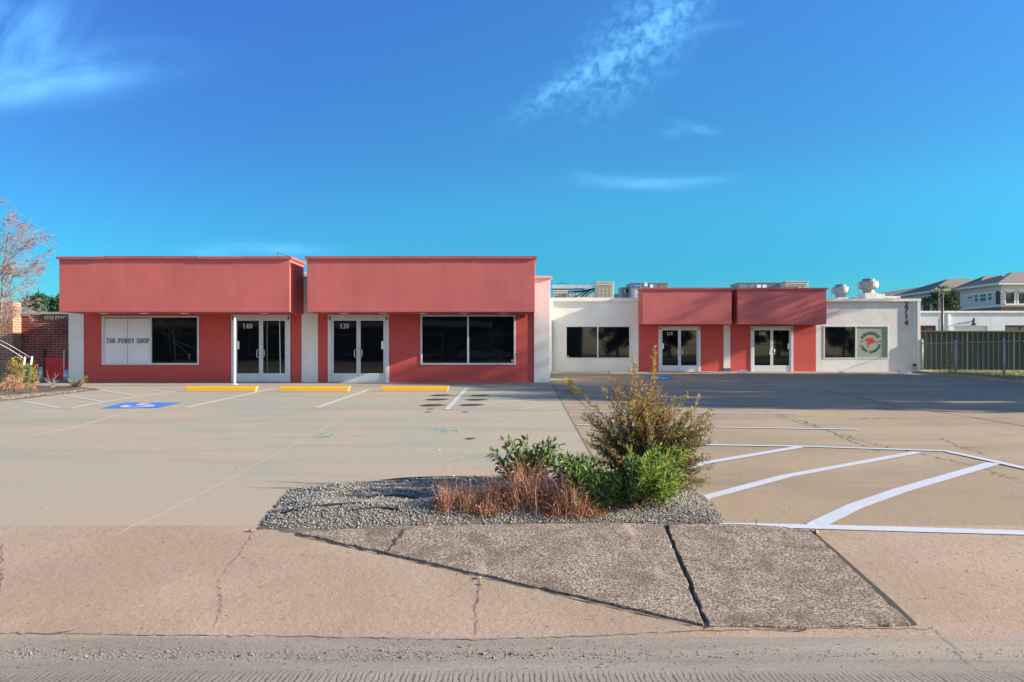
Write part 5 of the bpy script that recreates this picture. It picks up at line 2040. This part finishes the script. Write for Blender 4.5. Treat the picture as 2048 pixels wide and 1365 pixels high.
# silver car parked across the street
M['carpaint'] = mat_plain('silver_car_paint', (.42, .43, .46), .25, .6, .03)
ce = empty('parked_car', (-2.4, -17.5, -.06), 'silver car parked across the street by the warehouse', 'car')
prof = [(-2.25, .35), (-2.3, .62), (-2.1, .86), (-1.65, .98), (-1.0, 1.34), (-.3, 1.46), (.35, 1.42), (1.15, 1.0), (1.9, .88), (2.25, .68), (2.3, .38)]
vs, fs = [], []
n = len(prof)
for wgt, yo in ((.82, -.90), (1, -.78), (1, .78), (.82, .90)):
    for x, z in prof:
        k_ = 1.0 if z < 1.0 else 1 - (z - 1.0) * .45
        yy = yo * k_ if abs(yo) < .8 else yo * (1 if z < 1 else k_ * .86)
        vs.append((-2.4 + x * (1 if wgt == 1 else .985), -17.5 + yy, -.06 + (z if wgt == 1 else .3 + (z - .3) * .94)))
for j in range(3):
    for i in range(n - 1):
        fs.append((j * n + i, j * n + i + 1, (j + 1) * n + i + 1, (j + 1) * n + i))
fs += [tuple(range(n)), tuple(range(4 * n - 1, 3 * n - 1, -1))]
MB().add(vs, fs).build('body', M['carpaint'], ce, bevel=.03)
for yy, s_ in ((-16.6, 1), (-18.4, -1)):
    MB().prism([(-2.4 - 1.35, yy, .93), (-2.4 + .95, yy, .93), (-2.4 + .3, yy - s_ * .16, 1.3), (-2.4 - .95, yy - s_ * .16, 1.25)], (0, s_ * .03, 0)).build('side_window', M['glass'], ce)
for x in (-1.4, 1.4):
    for yy in (-16.62, -18.38):
        w_ = MB().tube([(-2.4 + x, yy - .1, .27), (-2.4 + x, yy + .1, .27)], .33, 20).build('wheel', M['rubber'], ce)
        MB().tube([(-2.4 + x, yy - .11, .27), (-2.4 + x, yy + .11, .27)], .2, 16).build('rim', M['steel'], w_)

# ------------------------------------------------------------------ light, sky, camera
AZ, EL = 82.0, 19.5          # degrees from straight behind the camera towards the right; height
sd = Vector((math.sin(rad(AZ)) * math.cos(rad(EL)), -math.cos(rad(AZ)) * math.cos(rad(EL)), math.sin(rad(EL))))
sl = bpy.data.lights.new('sun', 'SUN')
sl.energy = 5.0
sl.angle = rad(.55)
sl.color = (1.0, .88, .70)
so = bpy.data.objects.new('sun', sl)
COL.objects.link(so)
so.rotation_euler = sd.to_track_quat('Z', 'Y').to_euler()

wd = bpy.data.worlds.new('World')
scene.world = wd
wd.use_nodes = True
nt = wd.node_tree
for n_ in list(nt.nodes):
    nt.nodes.remove(n_)
N = nt.nodes.new
Lk = nt.links.new
sky = N('ShaderNodeTexSky')
sky.sky_type = 'NISHITA'
sky.sun_disc = False
sky.sun_elevation = rad(EL)
sky.sun_rotation = math.atan2(sd.x, sd.y)
sky.air_density = 1.0
sky.dust_density = .4
sky.ozone_density = 2.5
geo = N('ShaderNodeTexCoord')
sep = N('ShaderNodeSeparateXYZ')
Lk(geo.outputs['Generated'], sep.inputs[0])


def math_(op, a, b=None, c=None):
    m = N('ShaderNodeMath')
    m.operation = op
    for i, v in enumerate((a, b, c)):
        if v is None:
            continue
        if isinstance(v, (int, float)):
            m.inputs[i].default_value = v
        else:
            Lk(v, m.inputs[i])
    return m.outputs[0]


# grade of the air with height above the horizon
rmp = N('ShaderNodeValToRGB')
Lk(sep.outputs[2], rmp.inputs[0])
els = rmp.color_ramp.elements
els[0].position, els[0].color = 0.0, (.155, .53, .62, 1)
els[1].position, els[1].color = .62, (.48, .58, .88, 1)  # unseen zenith, tinted apart to steer the fill in shade
for pos_, c_ in ((.10, (.105, .52, .72)), (.25, (.185, .46, .78)), (.44, (.26, .50, 1.0))):
    els.new(pos_).color = (*c_, 1)
mxs = N('ShaderNodeMix')
mxs.data_type, mxs.blend_type = 'RGBA', 'MULTIPLY'
mxs.inputs[0].default_value = 1
Lk(sky.outputs[0], mxs.inputs[6])
Lk(rmp.outputs[0], mxs.inputs[7])
# greener, lighter blue towards the sun's side
def ramp_(v, a, b):
    m = N('ShaderNodeMapRange')
    m.interpolation_type = 'SMOOTHSTEP'
    m.inputs[1].default_value, m.inputs[2].default_value = a, b
    Lk(v, m.inputs[0])
    return m.outputs[0]


tx = math_('MULTIPLY', ramp_(sep.outputs[0], -.45, .15), ramp_(sep.outputs[2], .08, .2))
mxt = N('ShaderNodeMix')
mxt.data_type, mxt.blend_type = 'RGBA', 'MULTIPLY'
Lk(tx, mxt.inputs[0])
Lk(mxs.outputs[2], mxt.inputs[6])
mxt.inputs[7].default_value = (1.12, 1.34, 1.09, 1)
# unseen half of the sky behind the street, brightened to fill the shaded walls
back = N('ShaderNodeMapRange')
back.inputs[1].default_value, back.inputs[2].default_value = .05, -.6
back.inputs[3].default_value, back.inputs[4].default_value = 0, 1
Lk(sep.outputs[1], back.inputs[0])
mxb = N('ShaderNodeMix')
mxb.data_type = 'RGBA'
Lk(math_('MULTIPLY', back.outputs[0], .85), mxb.inputs[0])
Lk(mxt.outputs[2], mxb.inputs[6])
mxh = N('ShaderNodeMix')
mxh.data_type, mxh.blend_type = 'RGBA', 'MULTIPLY'
mxh.inputs[0].default_value = 1
Lk(sky.outputs[0], mxh.inputs[6])
mxh.inputs[7].default_value = (1.6, 1.5, 1.45, 1)
Lk(mxh.outputs[2], mxb.inputs[7])
col = mxb.outputs[2]

# thin clouds, placed by direction over the far side
yy = math_('MAXIMUM', sep.outputs[1], .08)
u_ = math_('DIVIDE', sep.outputs[0], yy)
v_ = math_('DIVIDE', sep.outputs[2], yy)
front = math_('GREATER_THAN', sep.outputs[1], .15)
cmb = N('ShaderNodeCombineXYZ')
Lk(u_, cmb.inputs[0])
Lk(v_, cmb.inputs[1])


def cloud(px, py, lx, ly, ang, scale, stretch, lo, hi, power):
    """a soft patch centred on a direction, broken up by noise"""
    cu, cv = (px - CX) / F, (HY - py) / F
    du, dv = math_('SUBTRACT', u_, cu), math_('SUBTRACT', v_, cv)
    ca, sa = math.cos(rad(ang)), math.sin(rad(ang))
    a = math_('ADD', math_('MULTIPLY', du, ca), math_('MULTIPLY', dv, sa))
    b = math_('SUBTRACT', math_('MULTIPLY', dv, ca), math_('MULTIPLY', du, sa))
    r2 = math_('ADD', math_('POWER', math_('ABSOLUTE', math_('DIVIDE', a, lx / F)), 2), math_('POWER', math_('ABSOLUTE', math_('DIVIDE', b, ly / F)), 2))
    g = math_('POWER', 2.718, math_('MULTIPLY', r2, -1))
    c3 = N('ShaderNodeCombineXYZ')
    Lk(math_('MULTIPLY', a, stretch), c3.inputs[0])
    Lk(b, c3.inputs[1])
    nz = N('ShaderNodeTexNoise')
    nz.inputs['Scale'].default_value = scale
    nz.inputs['Detail'].default_value = 6
    nz.inputs['Roughness'].default_value = .6
    nz.inputs['Distortion'].default_value = .4
    Lk(c3.outputs[0], nz.inputs['Vector'])
    mr = N('ShaderNodeMapRange')
    mr.inputs[1].default_value, mr.inputs[2].default_value = lo, hi
    Lk(nz.outputs['Fac'], mr.inputs[0])
    return math_('MULTIPLY', math_('MULTIPLY', g, mr.outputs[0]), power)


tot = None
for args in ((20, 60, 110, 130, 55, 16, .3, .38, .66, .6), (130, 148, 190, 42, 8, 17, .25, .34, .64, .8), (20, 185, 120, 30, 12, 17, .25, .34, .64, .6),
             (1265, 95, 130, 62, 48, 62, .8, .41, .60, .54), (1140, 165, 110, 22, 33, 70, .8, .38, .60, .55), (1350, 15, 90, 50, 60, 60, .8, .40, .60, .5), (1400, 55, 90, 9, 8, 25, .3, .3, .7, .3),
             (1400, 257, 40, 9, -12, 30, .5, .3, .7, .5), (1345, 264, 22, 9, 0, 30, .5, .3, .7, .35), (1290, 366, 100, 11, -1, 22, .3, .25, .65, .75), (1400, 360, 70, 7, 3, 22, .3, .3, .7, .5), (1170, 349, 28, 6, -8, 22, .3, .3, .7, .35),
             (565, 497, 95, 11, -2, 24, .3, .28, .6, .6), (420, 503, 50, 10, 0, 24, .3, .28, .6, .45)):
    c_ = cloud(*args)
    tot = c_ if tot is None else math_('ADD', tot, c_)
tot = math_('MULTIPLY', math_('MINIMUM', tot, .8), front)
mxc = N('ShaderNodeMix')
mxc.data_type = 'RGBA'
Lk(tot, mxc.inputs[0])
Lk(col, mxc.inputs[6])
mxc.inputs[7].default_value = (1.15, 3.5, 6.2, 1)
bg = N('ShaderNodeBackground')
bg.inputs['Strength'].default_value = .085
Lk(mxc.outputs[2], bg.inputs['Color'])
out = N('ShaderNodeOutputWorld')
Lk(bg.outputs[0], out.inputs['Surface'])

cam = bpy.data.cameras.new('camera')
cam.sensor_width = 36
cam.lens = 36 * F / 2048
cam.shift_y = (HY - 682.5) / 2048
cam.clip_end = 2000
cam.clip_start = .05
co = bpy.data.objects.new('camera', cam)
COL.objects.link(co)
co.location = (0, 0, HC)
co.rotation_euler = (rad(90), 0, 0)
scene.camera = co

vs_ = scene.view_settings
vs_.view_transform = 'Standard'
vs_.look = 'None'
vs_.exposure = 1.4
vs_.gamma = 1
scene.cycles.max_bounces = 6
scene.cycles.use_denoising = True
